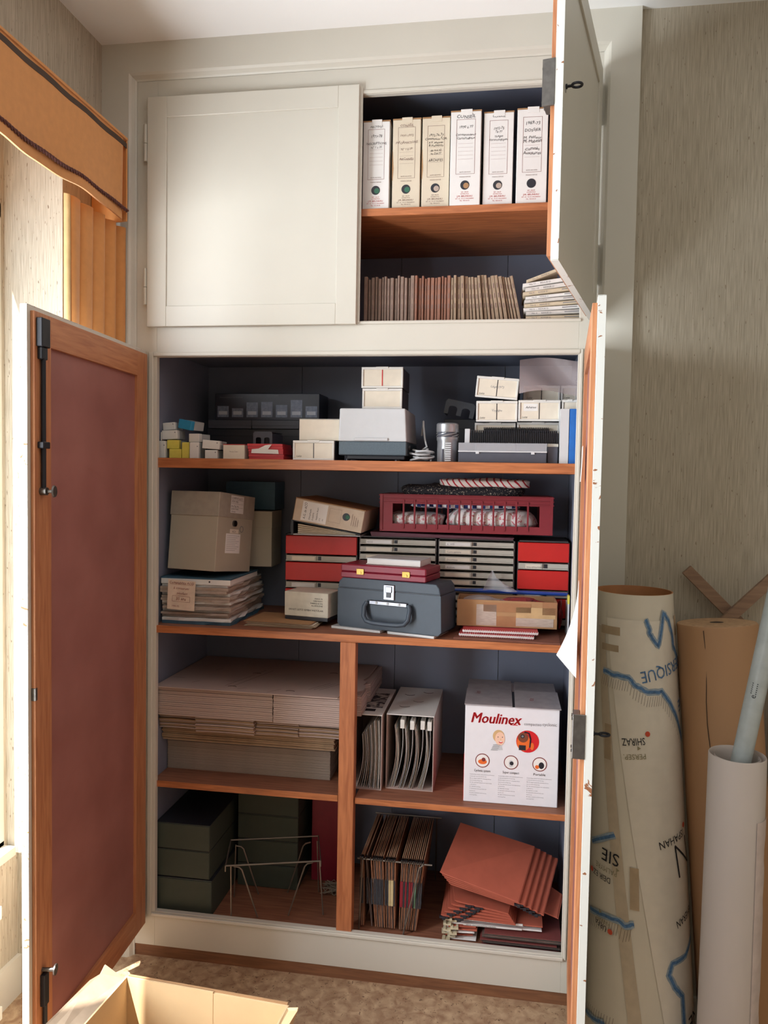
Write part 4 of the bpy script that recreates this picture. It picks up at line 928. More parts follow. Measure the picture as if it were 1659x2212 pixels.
for u, v in ((.27, .075), (.5, .06), (.6, .35), (.3, .28)): q.tube([(u + .016 * math.cos(a), v + .008 * math.sin(a), .0034) for a in [i * .35 for i in range(10)]], .0012, 4)
ink(q, 'slot_lines', mat('slot_shadow_ink', (70, 54, 52), .9, var=0), t)

# ------------------------------------------------------------------ shelf C right: magazine files and carton
Z = .6692
def magazine_file(label, x0, x1, y, h, dp, photo):
    t = thing('magazine_file', label, 'magazine file', (x0, y, Z)); wd = x1 - x0
    MB().box(0, .003, 0, dp, 0, h).build('side', CORRTOP, t); MB().box(wd - .003, wd, 0, dp, 0, h).build('side', CORRTOP, t)
    box('top', WHITECARD, t, 0, wd, 0, dp, h, h + .003); box('base', CORRTOP, t, .003, wd - .003, 0, dp, 0, .003); box('back', CORRTOP, t, .003, wd - .003, dp - .003, dp, .003, h)
    if photo:
        box('printed_picture', PHOTO, t, wd * .25, wd * .9, dp * .25, dp * .8, h + .003, h + .0036); box('caption_block', INK, t, wd * .3, wd * .75, dp * .12, dp * .2, h + .003, h + .0036)
    else:
        for u, v in ((.3, .25), (.55, .45), (.3, .68), (.7, .8)):
            MB().tube([(wd * u + .02 * a, dp * v + .012 * a * a, h + .0032) for a in (-1, -.5, 0, .5, 1)], .0011, 4).build('tab_slot', MATS['slot_shadow_ink'], t)
    return t
magazine_file('white magazine file with printed picture on top beside the post', .7, .84, .1, .279, .36, True)
magazine_file('white magazine file with curved tab slots, packed with folders', .853, 1.03, .125, .279, .38, False)
def leaf(label, xt, xb, sag, y, m, th=.0016, dp=.24, z1=.262, grp='papers in the magazine files', clip=False):
    o = thing('brochure', label, 'papers', ((xt + xb) / 2, y, Z + .0032), group=grp)
    c = (xt + xb) / 2
    MB().grid(lambda u, v: ((xb - c) + (xt - xb) * u + sag * math.sin(u * math.pi), dp * v, z1 * u), 10, 2, th).build('leaves', m, o, smooth=True)
    if clip: box('holder', WHITEPL, o, xt - c - .008, xt - c + .008, -.002, .05, z1 - .035, z1 - .002, .001)
    return o
for k in range(13):
    leaf('pale leaflet fanned out in the file with the printed picture', .765 + k * .0052, .762 + k * .0056 - max(0, (5 - k)) * .003, .012 - k * .0007, .112 + random.uniform(-.006, .004), (PAPER, OLDPAPER, LTGREY)[k % 3], .0012 if k < 9 else .0022, .22, .2 + min(k, 9) * .006, 'leaflets in the left magazine file')
for k in range(20):
    j = k // 5; i = k % 5
    leaf(['hanging folder at the left of the packed file', 'hanging folder second from the left in the packed file', 'hanging folder third from the left in the packed file', 'hanging folder at the right of the packed file'][j] + (' with white clip' if i == 4 else ''), .884 + j * .038 + i * .0022 + ((.018 if j < 3 else .006) if i == 4 else 0), .866 + j * .0355 + i * .0042, .014, .135 + random.uniform(-.006, .006), (OLDPAPER, LTGREY, CREAMCARD)[i % 3], .0012, .25, .258 if i == 4 else .235 - .01 * i, 'hanging folders in the right magazine file', clip=(i == 4))
# vacuum cleaner carton
t = thing('appliance_carton', 'white vacuum cleaner carton with red brand script and pictures', 'carton', (1.146, .066, Z), rz=.8)
Wc, Dc, Hc = .331, .335, .352
box('body', mat('glossy_white_carton', (226, 226, 230), .45, var=.02), t, 0, Wc, 0, Dc, 0, Hc, .002)
box('red_side', PRNTRED, t, -.0012, 0, .002, .2, .004, .17)
MB().hexa([(-.003, -.004, Hc), (.166, -.004, Hc), (.166, .2, Hc), (-.002, .2, Hc), (-.003, -.004, Hc + .004), (.166, -.004, Hc + .004), (.166, .2, Hc + .006), (-.002, .2, Hc + .006)]).build('flap', GREYCARTOP, t)
MB().hexa([(.175, -.006, Hc), (Wc + .004, -.006, Hc), (Wc + .002, .165, Hc + .012), (.175, .165, Hc + .012), (.175, -.006, Hc + .003), (Wc + .004, -.006, Hc + .003), (Wc + .002, .165, Hc + .017), (.175, .165, Hc + .017)]).build('flap', GREYCARTOP, t)
MB().hexa([(.0, .2, Hc), (.168, .2, Hc), (.165, Dc, Hc), (.0, Dc, Hc), (.0, .2, Hc + .005), (.168, .2, Hc + .005), (.165, Dc, Hc + .008), (.0, Dc, Hc + .008)]).build('flap', GREYCARTOP, t)
MB().hexa([(.178, .18, Hc), (Wc, .18, Hc), (Wc, Dc, Hc), (.178, Dc, Hc), (.178, .18, Hc + .004), (Wc, .18, Hc + .004), (Wc, Dc, Hc + .005), (.178, Dc, Hc + .005)]).build('flap', GREYCARTOP, t)
box('flap_gap', DKPL, t, .166, .176, .0, .2, Hc, Hc + .001)
tp = lambda u, v: (u, v, Hc + .0068); q = MB(); put(q, 'lex', .05, .13, .03, tp, ang=R(90)); put(q, 'ex', .24, .06, .03, lambda u, v: (u, v, Hc + .0045 + v * .072), ang=R(80)); ink(q, 'top_script', DARKRED, t)
F = front(-.0008); q = MB()
# brand script: heavier strokes from doubled lettering
for dx, dz in ((0, 0), (.0012, .0004), (.0006, -.0008), (.0018, .0), (.0026, .0003)): put(q, 'Moulinex', .018 + dx, .29 + dz, .052, F, 'l', .25, sx=1.1, maxw=.176)
bar(q, .16, .186, .287, .2895, F); ink(q, 'brand_script', PRNTRED, t)
q = MB(); put(q, 'compacteo', .208, .29, .0155, F, maxw=.061); put(q, 'cyclonic', .272, .292, .0165, F, maxw=.05); ink(q, 'product_word', GREYINK, t)
def dsc(nm, m, c, r, off, sx=1, sz=1, n=28): return MB().disc((c[0], off, c[1]), r, (sx, 0, 0), (0, 0, sz), n).build(nm, m, t, recalc=False)
# portrait print
hx, hz = .122, .236
dsc('portrait_hair', BLOND, (hx - .002, hz + .009), .0215, -.0008, .95, 1.05); MB().add([(hx - .03, -.0009, hz - .045), (hx + .014, -.0009, hz - .04), (hx + .004, -.0009, hz - .015), (hx - .018, -.0009, hz - .022)], [(0, 1, 2, 3)]).build('portrait_shirt', LTGREY, t, recalc=False)
dsc('portrait_face', SKIN, (hx + .003, hz), .021, -.0011, .82, 1.15); dsc('portrait_mouth', PRNTRED, (hx + .006, hz - .0115), .0068, -.0014, 1, .6); dsc('portrait_teeth', PAPER, (hx + .006, hz - .0098), .0056, -.0016, 1, .38)
for dx in (-.004, .0115): dsc('portrait_eye', INK, (hx + dx, hz + .006), .0017, -.0014)
for dx, dz in ((.0005, 0),): dsc('portrait_nose', BLOND, (hx + .006, hz - .002), .0016, -.0014, .8, 1.6)
q = MB()
for k in range(4): bar(q, hx - .027 + k * .002, hx - .004 + k * .003, hz - .042 + k * .006, hz - .0405 + k * .006, front(-.0012))
ink(q, 'portrait_stripes', GREYINK, t)
# vacuum print
vx, vz = .222, .232
dsc('product_disc', PRNTRED, (vx, vz), .04, -.0008); dsc('product_body', PRNTORANGE, (vx - .014, vz - .004), .026, -.0011, .9, 1.15); dsc('product_hood', mat('printed_brown', (120, 66, 44), .5, var=0), (vx - .016, vz + .014), .018, -.0014, 1, 1); dsc('product_nozzle', INK, (vx - .018, vz + .018), .007, -.0017); dsc('product_nozzle_eye', GREYINK, (vx - .018, vz + .018), .004, -.0019); dsc('product_wheel', PRNTORANGE, (vx + .016, vz - .016), .011, -.0016, .6, 1.2)
MB().tube([(vx - .012, -.0015, vz + .034), (vx + .004, -.0015, vz + .03), (vx + .01, -.0015, vz + .01), (vx + .008, -.0015, vz - .02)], .0026, 4).build('product_handle', INK, t); box('product_badge', INK, t, vx - .03, vx - .006, -.0016, -.0014, vz - .032, vz - .014)
for i, (u, cap) in enumerate(((.065, 'Cyclonic system'), (.166, 'Super compact'), (.266, 'Portable'))):
    dz = .153
    dsc('picture_ring', DARKRED, (u, dz), .0255, -.0008); dsc('picture_ground', PAPER, (u, dz), .0225, -.001)
    dsc('picture_detail', [PRNTORANGE, LTGREY, INK][i], (u + [0, 0, .006][i], dz - .004), [.013, .012, .012][i], -.0012, [1.2, .7, .8][i], [.7, 1.1, 1][i]); dsc('picture_accent', [DARKRED, INK, PRNTORANGE][i], (u + [.004, .002, -.009][i], dz + [.004, -.003, -.01][i]), .007, -.0014)
    q = MB(); put(q, cap, u, .112, .0125, F, 'c', maxw=.058); ink(q, 'picture_caption', INK, t)
    q = MB(); rnd = random.Random(i)
    words = ['A technology cyclonic with maximum performance', 'to clean the room as on the first day.', 'EN  An elegant system for sweeping without', 'loss of suction all day long.', 'NL  Een cyclonisch systeem met topprestaties', 'in alle kamers.', 'ES  Aspirador sin bolsa', 'PT  Desempenho ciclone para toda a casa', 'facil de usar.', 'DE  Zyklon Technik mit starker Leistung', 'und wenig Platz.']
    for k, s_ in enumerate(words): put(q, s_, u - .044, .1 - k * .0075, .0042, F, maxw=.088 if k % 2 == 0 else .06)
    ink(q, 'fine_print', GREYINK, t)

# ------------------------------------------------------------------ bottom compartment
Z = .1552
def green_box(label, x0, x1, y, z, h, grp='olive green file boxes'):
    t = thing('file_box', label, 'file box', ((x0 + x1) / 2, y, z), group=grp); hw = (x1 - x0) / 2; dp = min(.36, D - .012 - y)
    box('body', GREENBOX, t, -hw, hw, 0, dp, 0, h - .002, .001); box('front_flap', GREENBOX, t, -hw + .001, hw - .001, -.003, 0, .002, h - .004, .001)
    box('seam', DKPL, t, -hw, hw, .0005, dp, h - .002, h - .0005)
for k, (z0, h) in enumerate(((Z, .136), (.2915, .108), (.4, .1))): green_box('dark green file box by the left side, %s of three' % ['lowest', 'middle', 'topmost'][k], -.018, .196 + (.012 if k == 0 else 0), .05 - (.006 if k == 0 else 0), z0, h)
for k, (z0, h) in enumerate(((Z, .095), (.251, .1), (.3515, .103), (.455, .104))): green_box('olive green file box in the rear stack, %s of four' % ['lowest', 'second from below', 'third from below', 'topmost'][k], .225, .478, .285, z0, h)
t = thing('dark_red_album', 'dark red album standing at the back behind the wire rack', 'album', (.58, .38, Z)); box('spine', BURG, t, -.07, .07, 0, .004, 0, .4, .001); box('pages', OLDPAPER, t, -.066, .066, .004, .14, .004, .396); box('cover', BURG, t, -.07, -.066, .004, .145, 0, .4); box('cover', BURG, t, .066, .07, .004, .145, 0, .4)
# wire rack
t = thing('wire_rack', 'empty wire hanging-file rack standing in the lower left compartment', 'wire rack', (.447, .075, Z + .003), rz=17)
a, c, hh, dd = -.185, .17, .21, .165
def wire(nm, pts, r=.0026): MB().tube(pts, r, 7).build(nm, WIRE, t, smooth=True)
wire('front_bar', [(a, 0, hh), (c, 0, hh)], .0036); wire('rear_bar', [(a + .01, dd, hh + .02), (c, dd, hh + .02)], .003)
wire('side_rail', [(a, -.004, hh - .02), (a, -.004, hh), (a + .01, dd, hh + .02)]); wire('side_rail', [(c, -.004, hh - .02), (c, -.004, hh), (c, dd, hh + .02)])
for yy, q_ in ((0, 0), (dd, .01)):
    wire('leg', [(a + .03, yy + .004, hh - .006), (a + .05, yy + .004, hh - .01), (a + .06, yy + .004, hh - .02), (a + .12, yy + .01, 0)], .003)
    wire('leg', [(c - .03, yy + .004, hh - .006), (c - .05, yy + .004, hh - .01), (c - .06, yy + .004, hh - .02), (c - .12, yy + .01, 0)], .003)
wire('upright', [(a + .02, 0, hh), (a + .022, .0, 0)]); wire('upright', [(c - .004, 0, hh), (c + .012, -.0, 0)]); wire('upright', [(a + .03, dd, hh), (a + .025, dd, 0)]); wire('upright', [(c - .004, dd, hh), (c + .004, dd, 0)])
pts = []
rnd = random.Random(5)
for i in range(90): pts.append((.62 + rnd.uniform(-.045, .045), .3 + rnd.uniform(-.04, .04), Z + .004 + rnd.uniform(0, .03)))
tag(MB().tube(pts, .0016, 4).build('string_hank', RAFFIA), 'tangled hank of pale string on the compartment floor behind the rack', 'string')
# hanging folders in the right rack
t = thing('file_rack', 'wire rack carrying the dark hanging folders', 'wire rack', (.9, .07, Z + .003)); a, c, hh, dd = -.138, .138, .262, .4
wire('front_bar', [(a, 0, hh), (c, 0, hh)], .0032); wire('rear_bar', [(a, dd, hh), (c, dd, hh)], .0032)
wire('leg', [(c - .03, -.006, hh), (c - .045, -.008, hh - .01), (c - .1, -.012, 0)], .0032); wire('leg', [(a + .02, -.006, hh), (a + .01, -.006, 0)], .003); wire('leg', [(a + .02, dd + .006, hh), (a + .02, dd + .006, 0)], .003); wire('leg', [(c - .02, dd + .006, hh), (c - .02, dd + .006, 0)], .003)
TABS = [SMOKY, SMOKY, SMOKY, mat('tab_yellow', (206, 186, 140), .5), mat('tab_red', (142, 40, 52), .4), mat('tab_green', (120, 160, 134), .5)]
hang = [.772, .777, .781, .792, .81, .82, .827, .833, .84, .846, .853, .866, .874, .88, .887, .893, .9, .925, .931, .938, .945, .953, .96, .968, .975, .982, .99, .997, 1.005]
LEANS = [(0, .79, -7), (.79, .86, 2), (.86, .91, 4), (.91, 1.1, 9)]
for i, xx in enumerate(hang):
    ln = [l for a_, b_, l in LEANS if a_ <= xx < b_][0] + random.uniform(-1, 1)
    which = 'leftmost' if xx < .79 else ('left middle' if xx < .86 else ('right middle' if xx < .91 else 'rightmost'))
    o = thing('hanging_folder', 'dark hanging folder in the %s bunch of the wire rack' % which, 'hanging folder', (xx, .075, Z + .266), group='hanging folders in the wire rack')
    k1 = math.tan(R(ln)) * .0; sw = (.9 - xx) * .24 + random.uniform(-.0015, .0015) + (-.025 if xx < .79 else 0)
    sx_ = random.uniform(.002, .004)
    MB().grid(lambda u, v: (sw * u - sx_ * math.sin(u * math.pi) * .5, .38 * v, -.255 * u), 5, 1, .0018).build('leaf', RUST2 if i % 3 else DKFOLD, o)
    MB().grid(lambda u, v: (.0016 + sw * u + sx_ * math.sin(u * math.pi) * .5, .38 * v, -.255 * u), 5, 1, .0014).build('leaf', DKFOLD if i % 2 else RUST2, o)
    box('top_bar', mat('tan_bar', (186, 148, 118), .6), o, -.0008, .0024, 0, .38, -.0005, .002)
    box('hook', CHROME, o, -.0012, .003, -.01, .012, -.002, .008, .0006)
    ti = 3 if 13 <= i <= 15 else (4 if i in (17, 18, 20, 22, 23) else (5 if i == 25 else i % 3))
    MB().hexa([(sw * .35 - .0022, -.003, -.17), (sw * .35 + .0032, -.003, -.17), (sw * .35 + .0032, .05, -.17), (sw * .35 - .0022, .05, -.17), (sw * .2 - .0022, -.003, -.075), (sw * .2 + .0032, -.003, -.075), (sw * .2 + .0032, .05, -.075), (sw * .2 - .0022, .05, -.075)]).build('index_tab', TABS[ti], o)
# pile of rust folders
def slab(mb, p, th):  # four corners, thickness upward
    mb.hexa([tuple(v) for v in p] + [(v[0], v[1], v[2] + th) for v in p])
zz = Z
for k in range(7):
    o = thing('dark_folder', 'dark flat folder at the very bottom right, %s of seven' % ['lowest', 'second', 'third', 'fourth', 'fifth', 'sixth', 'topmost'][k], 'folder', (1.225 + random.uniform(-.008, .012), .05 + random.uniform(-.01, .01), zz), group='dark folders at the bottom')
    box('cover', DKFOLD if k % 3 else mat('brownish_red_folder', (120, 60, 56), .6), o, 0, .27, 0, .36, 0, .0062, .0006); box('metal_edge', STEEL, o, .002, .272, -.0015, .0, .001, .004)
    zz += .0068
zz = Z
for k in range(9):
    o = thing('rust_hanging_folder', 'rust-brown hanging folder lying with hook ends to the left, number %d from the floor' % (k + 1), 'hanging folder', (1.095 + random.uniform(-.005, .02), .06 + random.uniform(-.01, .02) + k * .002, zz), group='rust hanging folders lying in a heap', rot=(0, R(-2 if k < 6 else 0), R(random.uniform(-3, 6))))
    Lk = .1 if k < 6 else .33
    box('leaf', RUST if k % 3 else PAPER, o, 0, Lk, 0, .3, .001, .0055, .0006)
    MB().prism([(u_ * 1.3 - .022 + .03 * (k % 2), v_) for u_, v_ in ((0, 0), (.022, 0), (.022, .008), (.016, .008), (.016, .005), (.008, .005), (.008, .0085), (0, .0085))], -.014, .008, 'y').build('hook_end', mat('ivory_plastic', (206, 196, 166), .5), o)
    if k in (6, 8): box('title_strip', PAPER, o, .05, .26, -.004, 0, .001, .008, .0005)
    if k in (6, 8):
        q = MB(); put(q, 'PRESSE - DOCUMENTATION CHRONOL.', .06, .0025, .006, front(-.0046)); ink(q, 'title', INK, o)
    zz += .0092
def rust_folder(label, pts, k, clips=()):
    c = Vector([sum(p[i] for p in pts) / 4 for i in range(3)]); o = thing('rust_folder', label, 'folder', tuple(c), group='rust brown folders on top of the heap')
    loc = [Vector(p) - c for p in pts]
    b = MB(); slab(b, loc, .003); b.build('cover', RUST, o, .0006)
    b = MB(); slab(b, [v * .985 + Vector((.004, -.002, -.0035)) for v in loc], .003); b.build('back_leaf', RUST, o)
    n = (loc[1] - loc[0])
    for f in clips:
        p = loc[0] + n * f + Vector((0, -.006, -.006)); MB().box(p.x - .016, p.x + .016, p.y, p.y + .014, p.z - .002, p.z + .004).box(p.x - .006, p.x + .006, p.y - .004, p.y + .002, p.z - .005, p.z + .006).build('black_clip', DKPL, o, .001)
    return o
base = [(1.067, .07, .396), (1.35, .04, .33), (1.411, .26, .433), (1.125, .32, .474)]
for k in range(4, 0, -1):
    pts = [(x_ + .022 * k * (1 if i in (1, 2) else .35), y_ + .006 * k, z_ - .0125 * k) for i, (x_, y_, z_) in enumerate(base)]
    rust_folder('rust-brown folder fanned out under the top one, %s' % ['first below it', 'second below it', 'third below it', 'fourth below it'][k - 1], pts, k, (.93,))
rust_folder('large rust-brown folder lying slanted on top of the heap', base, 0)
for k in range(5):
    pts = [(1.075 + .012 * k, .055 + .004 * k, .246 + .0125 * k), (1.34 - .006 * k, .05 + .004 * k, .2435 + .0066 * k), (1.36, .34, .25 + .009 * k), (1.08, .36, .256 + .0125 * k)]
    rust_folder('rust-brown folder with black clips under the fan, %s of five' % ['lowest', 'second', 'third', 'fourth', 'topmost'][k], pts, k, (.04 + .06 * k, .25 + .05 * k))
rust_folder('rust-brown folder corner sticking out at the right', [(1.44, .12, .262), (1.49, .10, .255), (1.512, .2, .29), (1.455, .25, .3)], 0)
# ------------------------------------------------------------------ foreground carton
t = thing('moving_carton', 'open brown cardboard carton on the floor in the foreground', 'carton', (.204, -.62, 0), rz=-4)
Wc, Dc, H = .505, .42, .35; th = .005
box('base', KRAFT, t, 0, Wc, -Dc, 0, 0, .006)
box('rear_wall', KRAFTIN, t, 0, .278, -th, 0, .006, H); box('rear_wall', KRAFTIN, t, .275, Wc, -th + .001, .003, .006, H - .004)
box('left_wall', KRAFTIN, t, 0, th, -Dc, -th, .006, H); box('right_wall', KRAFTIN, t, Wc - th, Wc, -Dc, -th, .006, H); box('front_wall', KRAFTIN, t, 0, Wc, -Dc, -Dc + th, .006, H)
fl = [(.0, -Dc, H), (.0, -.012, H), (-.05, -.03, H + .045), (-.052, -.05, H + .03), (-.06, -.09, H + .035), (-.075, -Dc, H + .03)]
MB().add([Vector(p) for p in fl] + [Vector(p) + Vector((-.003, 0, -.003)) for p in fl], [tuple(range(6)), tuple(range(6, 12))[::-1]] + [(i, (i + 1) % 6, (i + 1) % 6 + 6, i + 6) for i in range(6)]).build('side_flap', mat('shaded_kraft', (168, 146, 122), .85), t)  # left flap's shading is put into its darker, greyer kraft colour
fr = [(Wc, -Dc, H), (Wc, -.012, H), (Wc + .035, -.02, H + .012), (Wc + .03, -.05, H - .01), (Wc + .04, -.1, H - .015), (Wc + .035, -Dc, H - .02)]
MB().add([Vector(p) for p in fr] + [Vector(p) + Vector((.001, 0, -.004)) for p in fr], [tuple(range(6)), tuple(range(6, 12))[::-1]] + [(i, (i + 1) % 6, (i + 1) % 6 + 6, i + 6) for i in range(6)]).build('side_flap', KRAFTIN, t)
MB().hexa([(.01, .0, H - .12), (Wc - .01, .0, H - .12), (Wc - .005, .004, H), (.005, .004, H), (.01, .006, H - .12), (Wc - .01, .006, H - .12), (Wc - .005, .01, H), (.005, .01, H)]).build('rear_flap', KRAFT, t)

# ------------------------------------------------------------------ rolls on the right
t = thing('map_roll', 'big rolled-up hand-drawn map with blue lines and red dots beside the door', 'map roll', (1.72, -.28, 0))
Tc = Vector((1.68 - 1.72, -.152 + .28, 1.485)); rt, rb = .117, .168
def cone(th_, z_, off=0):
    s_ = z_ / 1.485; c_ = Tc * s_; r_ = rb + (rt - rb) * s_ + off; a_ = R(th_)
    return (c_.x + r_ * math.sin(a_), c_.y - r_ * math.cos(a_), z_)
MB().grid(lambda u, v: cone(360 * u, .001 + 1.484 * v), 64, 6).build('roll_body', MAPFILM, t, smooth=True)
MB().grid(lambda u, v: cone(360 * u, .001 + 1.484 * v, -.004), 64, 6).build('roll_inside', MAPIN, t, smooth=True)
MB().grid(lambda u, v: cone(360 * u, 1.485, -.004 + .004 * v), 64, 1).build('roll_rim', MAPIN, t)
MB().grid(lambda u, v: cone((-50 + (1.31 - 1.43 * v) * 74 * 0 + 80 * (1 - v)) * (1) + 150 * u, .06 + 1.35 * v, .0025), 40, 20).build('outer_sheet', mat('map_sheet_pale', (232, 224, 210), .3, var=.03), t, smooth=True)
MB().grid(lambda u, v: cone(-54 + 58 * (1 - v) - 14 + 14 * u, .06 + 1.32 * v, .0021), 6, 20).build('sheet_border', mat('map_border_dull', (206, 190, 166), .5), t, smooth=True)
def ribbon(nm, m, pts, wd, off=.0038, jag=0):
    b = MB(); vs_ = []; P_ = []
    for i in range(len(pts) - 1):
        for k in range(4):
            f = k / 4; P_.append((pts[i][0] * (1 - f) + pts[i + 1][0] * f, pts[i][1] * (1 - f) + pts[i + 1][1] * f + random.uniform(-jag, jag)))
    P_.append(pts[-1])
    for i, (a_, z_) in enumerate(P_):
        p0 = P_[max(i - 1, 0)]; p1 = P_[min(i + 1, len(P_) - 1)]
        dx, dz = (p1[0] - p0[0]) * .0026, p1[1] - p0[1]; l = math.hypot(dx, dz) or 1
        nx, nz = -dz / l * wd / 2, dx / l * wd / 2
        vs_ += [cone(a_ - nx / .0026, z_ - nz, off), cone(a_ + nx / .0026, z_ + nz, off)]
    b.add(vs_, [(2 * i, 2 * i + 1, 2 * i + 3, 2 * i + 2) for i in range(len(P_) - 1)]); return b.build(nm, m, t, recalc=False)
blu = [[(6.9, 1.415), (12.5, 1.383), (11.3, 1.376), (17.2, 1.356), (24.6, 1.335), (29.1, 1.369), (35.3, 1.434), (45.4, 1.407), (53.2, 1.363), (54.8, 1.328), (70, 1.29)],
       [(-54.4, 1.247), (-36.3, 1.241), (-15.9, 1.24), (-8.9, 1.22), (8.4, 1.199), (27.7, 1.202), (40.7, 1.167), (54.8, 1.12), (75, 1.04)],
       [(-70.7, .717), (-33.6, .77)], [(-72.1, .513), (-45.6, .525), (-28.8, .53), (-21.3, .519), (-11.7, .53)],
       [(80, .47), (52.7, .429), (30, .422), (25.1, .392), (32.2, .356), (43.2, .321), (44.1, .24), (46, .2)], [(-76.7, .197), (-56.9, .207), (-44, .218)]]
for pts in blu:
    ribbon('blue_coast_line', BLUEINK, pts, .009, .004, .002); ribbon('blue_coast_shade', mat('pale_blue_crayon', (164, 180, 194), .8, var=.15, scale=90), pts, .02, .0034, .002)
q = MB()
def hatch(pts, ln, step):
    for i in range(len(pts) - 1):
        n = max(2, int(abs(pts[i + 1][0] - pts[i][0]) / step))
        for k in range(n):
            f = k / n; a_ = pts[i][0] * (1 - f) + pts[i + 1][0] * f; z_ = pts[i][1] * (1 - f) + pts[i + 1][1] * f - .012
            q.add([cone(a_ - .15, z_, .0042), cone(a_ + .25, z_, .0042), cone(a_ - 2.5 + .25, z_ - ln, .0042), cone(a_ - 2.5 - .15, z_ - ln, .0042)], [(0, 1, 2, 3)])
hatch(blu[1], .03, 3.2); hatch(blu[3], .035, 3); hatch([(-76, .245), (-30, .26)], .035, 3.4)
ink(q, 'hatching', mat('pencil_brown', (110, 96, 84), .8, var=0), t)
def maptext(s_, th_, z_, size, m, ang, nm, w_=None, shear=0):
    q = MB(); put(q, s_, 0, 0, size, lambda u, v: cone(th_ - u / .0026, z_ - v, .0044), 'l', shear, ang=ang, maxw=w_, sx=1); return ink(q, nm, m, t)
for args in (('SHIRAZ', 3, 1.068, .030, INK, R(8), 'town_name', .075), ('PERSEP.', 4, 1.022, .022, mat('olive_pencil', (150, 142, 112), .8, var=0), R(8), 'site_name', .08), ('ISPAHAN', 58, .79, .032, INK, R(12), 'town_name', .11), ('SIE', -27, .716, .052, INK, R(-4), 'country_letter', .08), ('PALMYRE', -30, .666, .022, MATS['olive_pencil'], R(-3), 'site_name', .08), ('DEIR EZ', -38, .64, .024, INK, R(-3), 'town_name', .07), ('URFA', -42, .495, .024, INK, R(-14), 'town_name', .045), ('TEHERAN', 74, .56, .032, INK, R(14), 'town_name', .1), ('NE', 78, .26, .06, INK, R(10), 'country_letter', .07), ('PERSIQUE', 73, 1.30, .05, BLUEINK, R(12), 'gulf_name', .2), ('IE', 74, 1.17, .05, BLUEINK, R(14), 'gulf_name', .05), ('HARRAN', -38, .51, .016, MATS['olive_pencil'], R(-5), 'site_name', .05)):
    maptext(*args)
for pts in ([(40, .75), (46.3, .655)], [(40, .75), (72, .68)], [(63, .765), (72, .68)]): ribbon('country_letter', INK, pts, .006, .0044)
def spot(th_, z_, r_, m, nm='town_dot', n=14): MB().add([cone(th_ + r_ / .0026 * math.cos(2 * math.pi * i / n), z_ + r_ * math.sin(2 * math.pi * i / n), .0046) for i in range(n)], [tuple(range(n))]).build(nm, m, t, recalc=False)
for a_, z_ in ((6.6, 1.079), (60.6, .798), (-69, .636), (-38.3, .487)): spot(a_, z_, .008, ORINK)
for a_, z_ in ((-4.6, 1.036), (-30, .672), (-52, .53)): spot(a_, z_, .007, MATS['olive_pencil'], 'site_mark', 3)
for a0, a1, z0, z1 in ((-60, -28, 1.36, 1.385), (-58, -30, 1.31, 1.33), (-16, -6, .57, .69), (-50, -40, .985, 1.09), (62, 72, 1.36, 1.42), (10, 22, .13, .25)):
    MB().grid(lambda u, v: cone(a0 + (a1 - a0) * u, z0 + (z1 - z0) * v, .0032), 6, 2).build('tape', TAPEPALE, t)
# kraft roll
t = thing('kraft_paper_roll', 'thick roll of brown kraft paper leaning behind the map roll', 'paper roll', (2.02, -.285, .0135), rot=(R(-3.2), R(-4.2), 0))
MB().lathe([(.112, 0), (.115, .004), (.116, 1.39), (.113, 1.395)], 48).build('outer_sheet', KRAFTROLL, t, smooth=True); MB().lathe([(.113, 1.395), (.1, 1.397), (.06, 1.394), (.018, 1.396), (.016, 1.36), (0, 1.36)], 48).build('wound_end', mat('kraft_end', (196, 158, 120), .8, var=.15, scale=80), t, smooth=True)
MB().lathe([(.02, 1.3962), (.012, 1.3975), (.0, 1.3975)], 20).build('core_plug', BROWNTAPE, t); MB().lathe([(.112, 0), (0, 0)], 32).build('lower_end', KRAFT, t)
MB().tube([(-.02 * math.cos(i) * 0 - .062 + .004 * math.sin(i * 1.3), -.1 + .002 * math.sin(i), 1.385 - i * .069) for i in range(20)], .0012, 4).build('sheet_edge', BROWNTAPE, t)
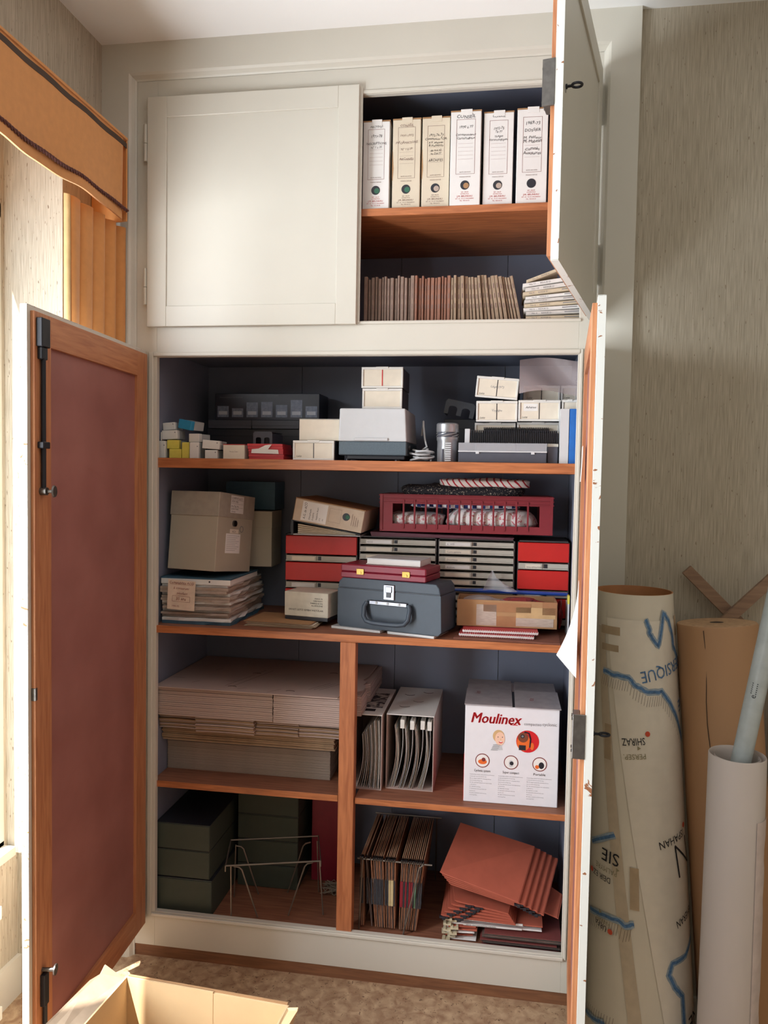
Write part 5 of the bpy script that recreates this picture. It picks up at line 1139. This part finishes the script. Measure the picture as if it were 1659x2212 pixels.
# white roll with tube
t = thing('white_paper_roll', 'white paper roll with torn outer edge at the right', 'paper roll', (1.921, -.46, .001))
MB().lathe([(.08, 0), (.078, .4), (.0745, 1.08), (.0725, 1.083), (.07, 1.08), (.069, .9), (.069, .02)], 40).build('outer_sheet', WHITEROLL, t, smooth=True)
MB().lathe([(.062, .03), (.06, 1.075), (.058, 1.078), (.056, 1.07), (.055, .03)], 36).build('inner_turn', WHITEROLL, t, smooth=True)
rnd = random.Random(3)
MB().grid(lambda u, v: ((.081 - .004 * v) * math.sin(R(30 + (40 + 6 * math.sin(v * 40) + 9 * math.sin(v * 13)) * u)), -(.081 - .004 * v) * math.cos(R(30 + (40 + 6 * math.sin(v * 40) + 9 * math.sin(v * 13)) * u)), .02 + .9 * v), 8, 60, .0006).build('torn_sheet', mat('torn_pink_white', (212, 196, 190), .7), t, smooth=True)
t = thing('plastic_tube', 'pale grey plastic tube standing inside the white paper roll', 'tube', (1.896, -.46, .85), rot=(0, R(9.3), 0))
MB().lathe([(.0, 0), (.026, 0), (.026, .8), (.0225, .8), (.0225, .6)], 28).build('pipe', TUBEPL, t, smooth=True); MB().lathe([(.0266, .14), (.0272, .142), (.0272, .15), (.0266, .152)], 28).build('collar', TUBEPL, t, smooth=True)
q = MB(); put(q, 'eIIIIII', 0, 0, .022, lambda u, v: (.0266 * math.sin(-v / .026 - .25), -.0266 * math.cos(-v / .026 - .25), .4 + u)); ink(q, 'stamp', INK, t)
# crossed slats
t = thing('wooden_trestle', 'crossed raw wooden slats of a folded trestle against the wall', 'trestle', (1.99, -.05, 0))
def slat(p0, p1, wd, th_, y0):
    p0, p1 = Vector((p0[0], 0, p0[1])), Vector((p1[0], 0, p1[1])); d_ = (p1 - p0).normalized(); n = Vector((-d_.z, 0, d_.x)) * wd / 2
    vs_ = []
    for yy in (y0, y0 + th_): vs_ += [(p0 + n + Vector((0, yy, 0))), (p0 - n + Vector((0, yy, 0))), (p1 - n + Vector((0, yy, 0))), (p1 + n + Vector((0, yy, 0)))]
    MB().hexa([tuple(v) for v in vs_]).build('slat', PALEWOOD, t, .001)
slat((-.13, 1.545), (.52, .9), .036, .016, 0); slat((.155, 1.555), (-.15, 1.235), .036, .016, -.018); slat((.44, 0), (.5, .98), .036, .016, -.018); slat((-.16, 0), (-.15, 1.24), .036, .016, .017)
# black portfolio
t = thing('black_portfolio', 'black portfolio standing at the right edge behind the rolls', 'portfolio', (2.33, -.215, .003), rot=(R(-5), 0, 0))
box('cover', BLACKF, t, -.17, .42, 0, .006, 0, 1.2, .002); box('cover', BLACKF, t, -.17, .42, .02, .026, 0, 1.2, .002); box('sheets', OLDPAPER, t, -.16, .41, .006, .02, .01, 1.18); box('edge_tape', BURG, t, -.17, .42, -.001, .027, 1.19, 1.203)
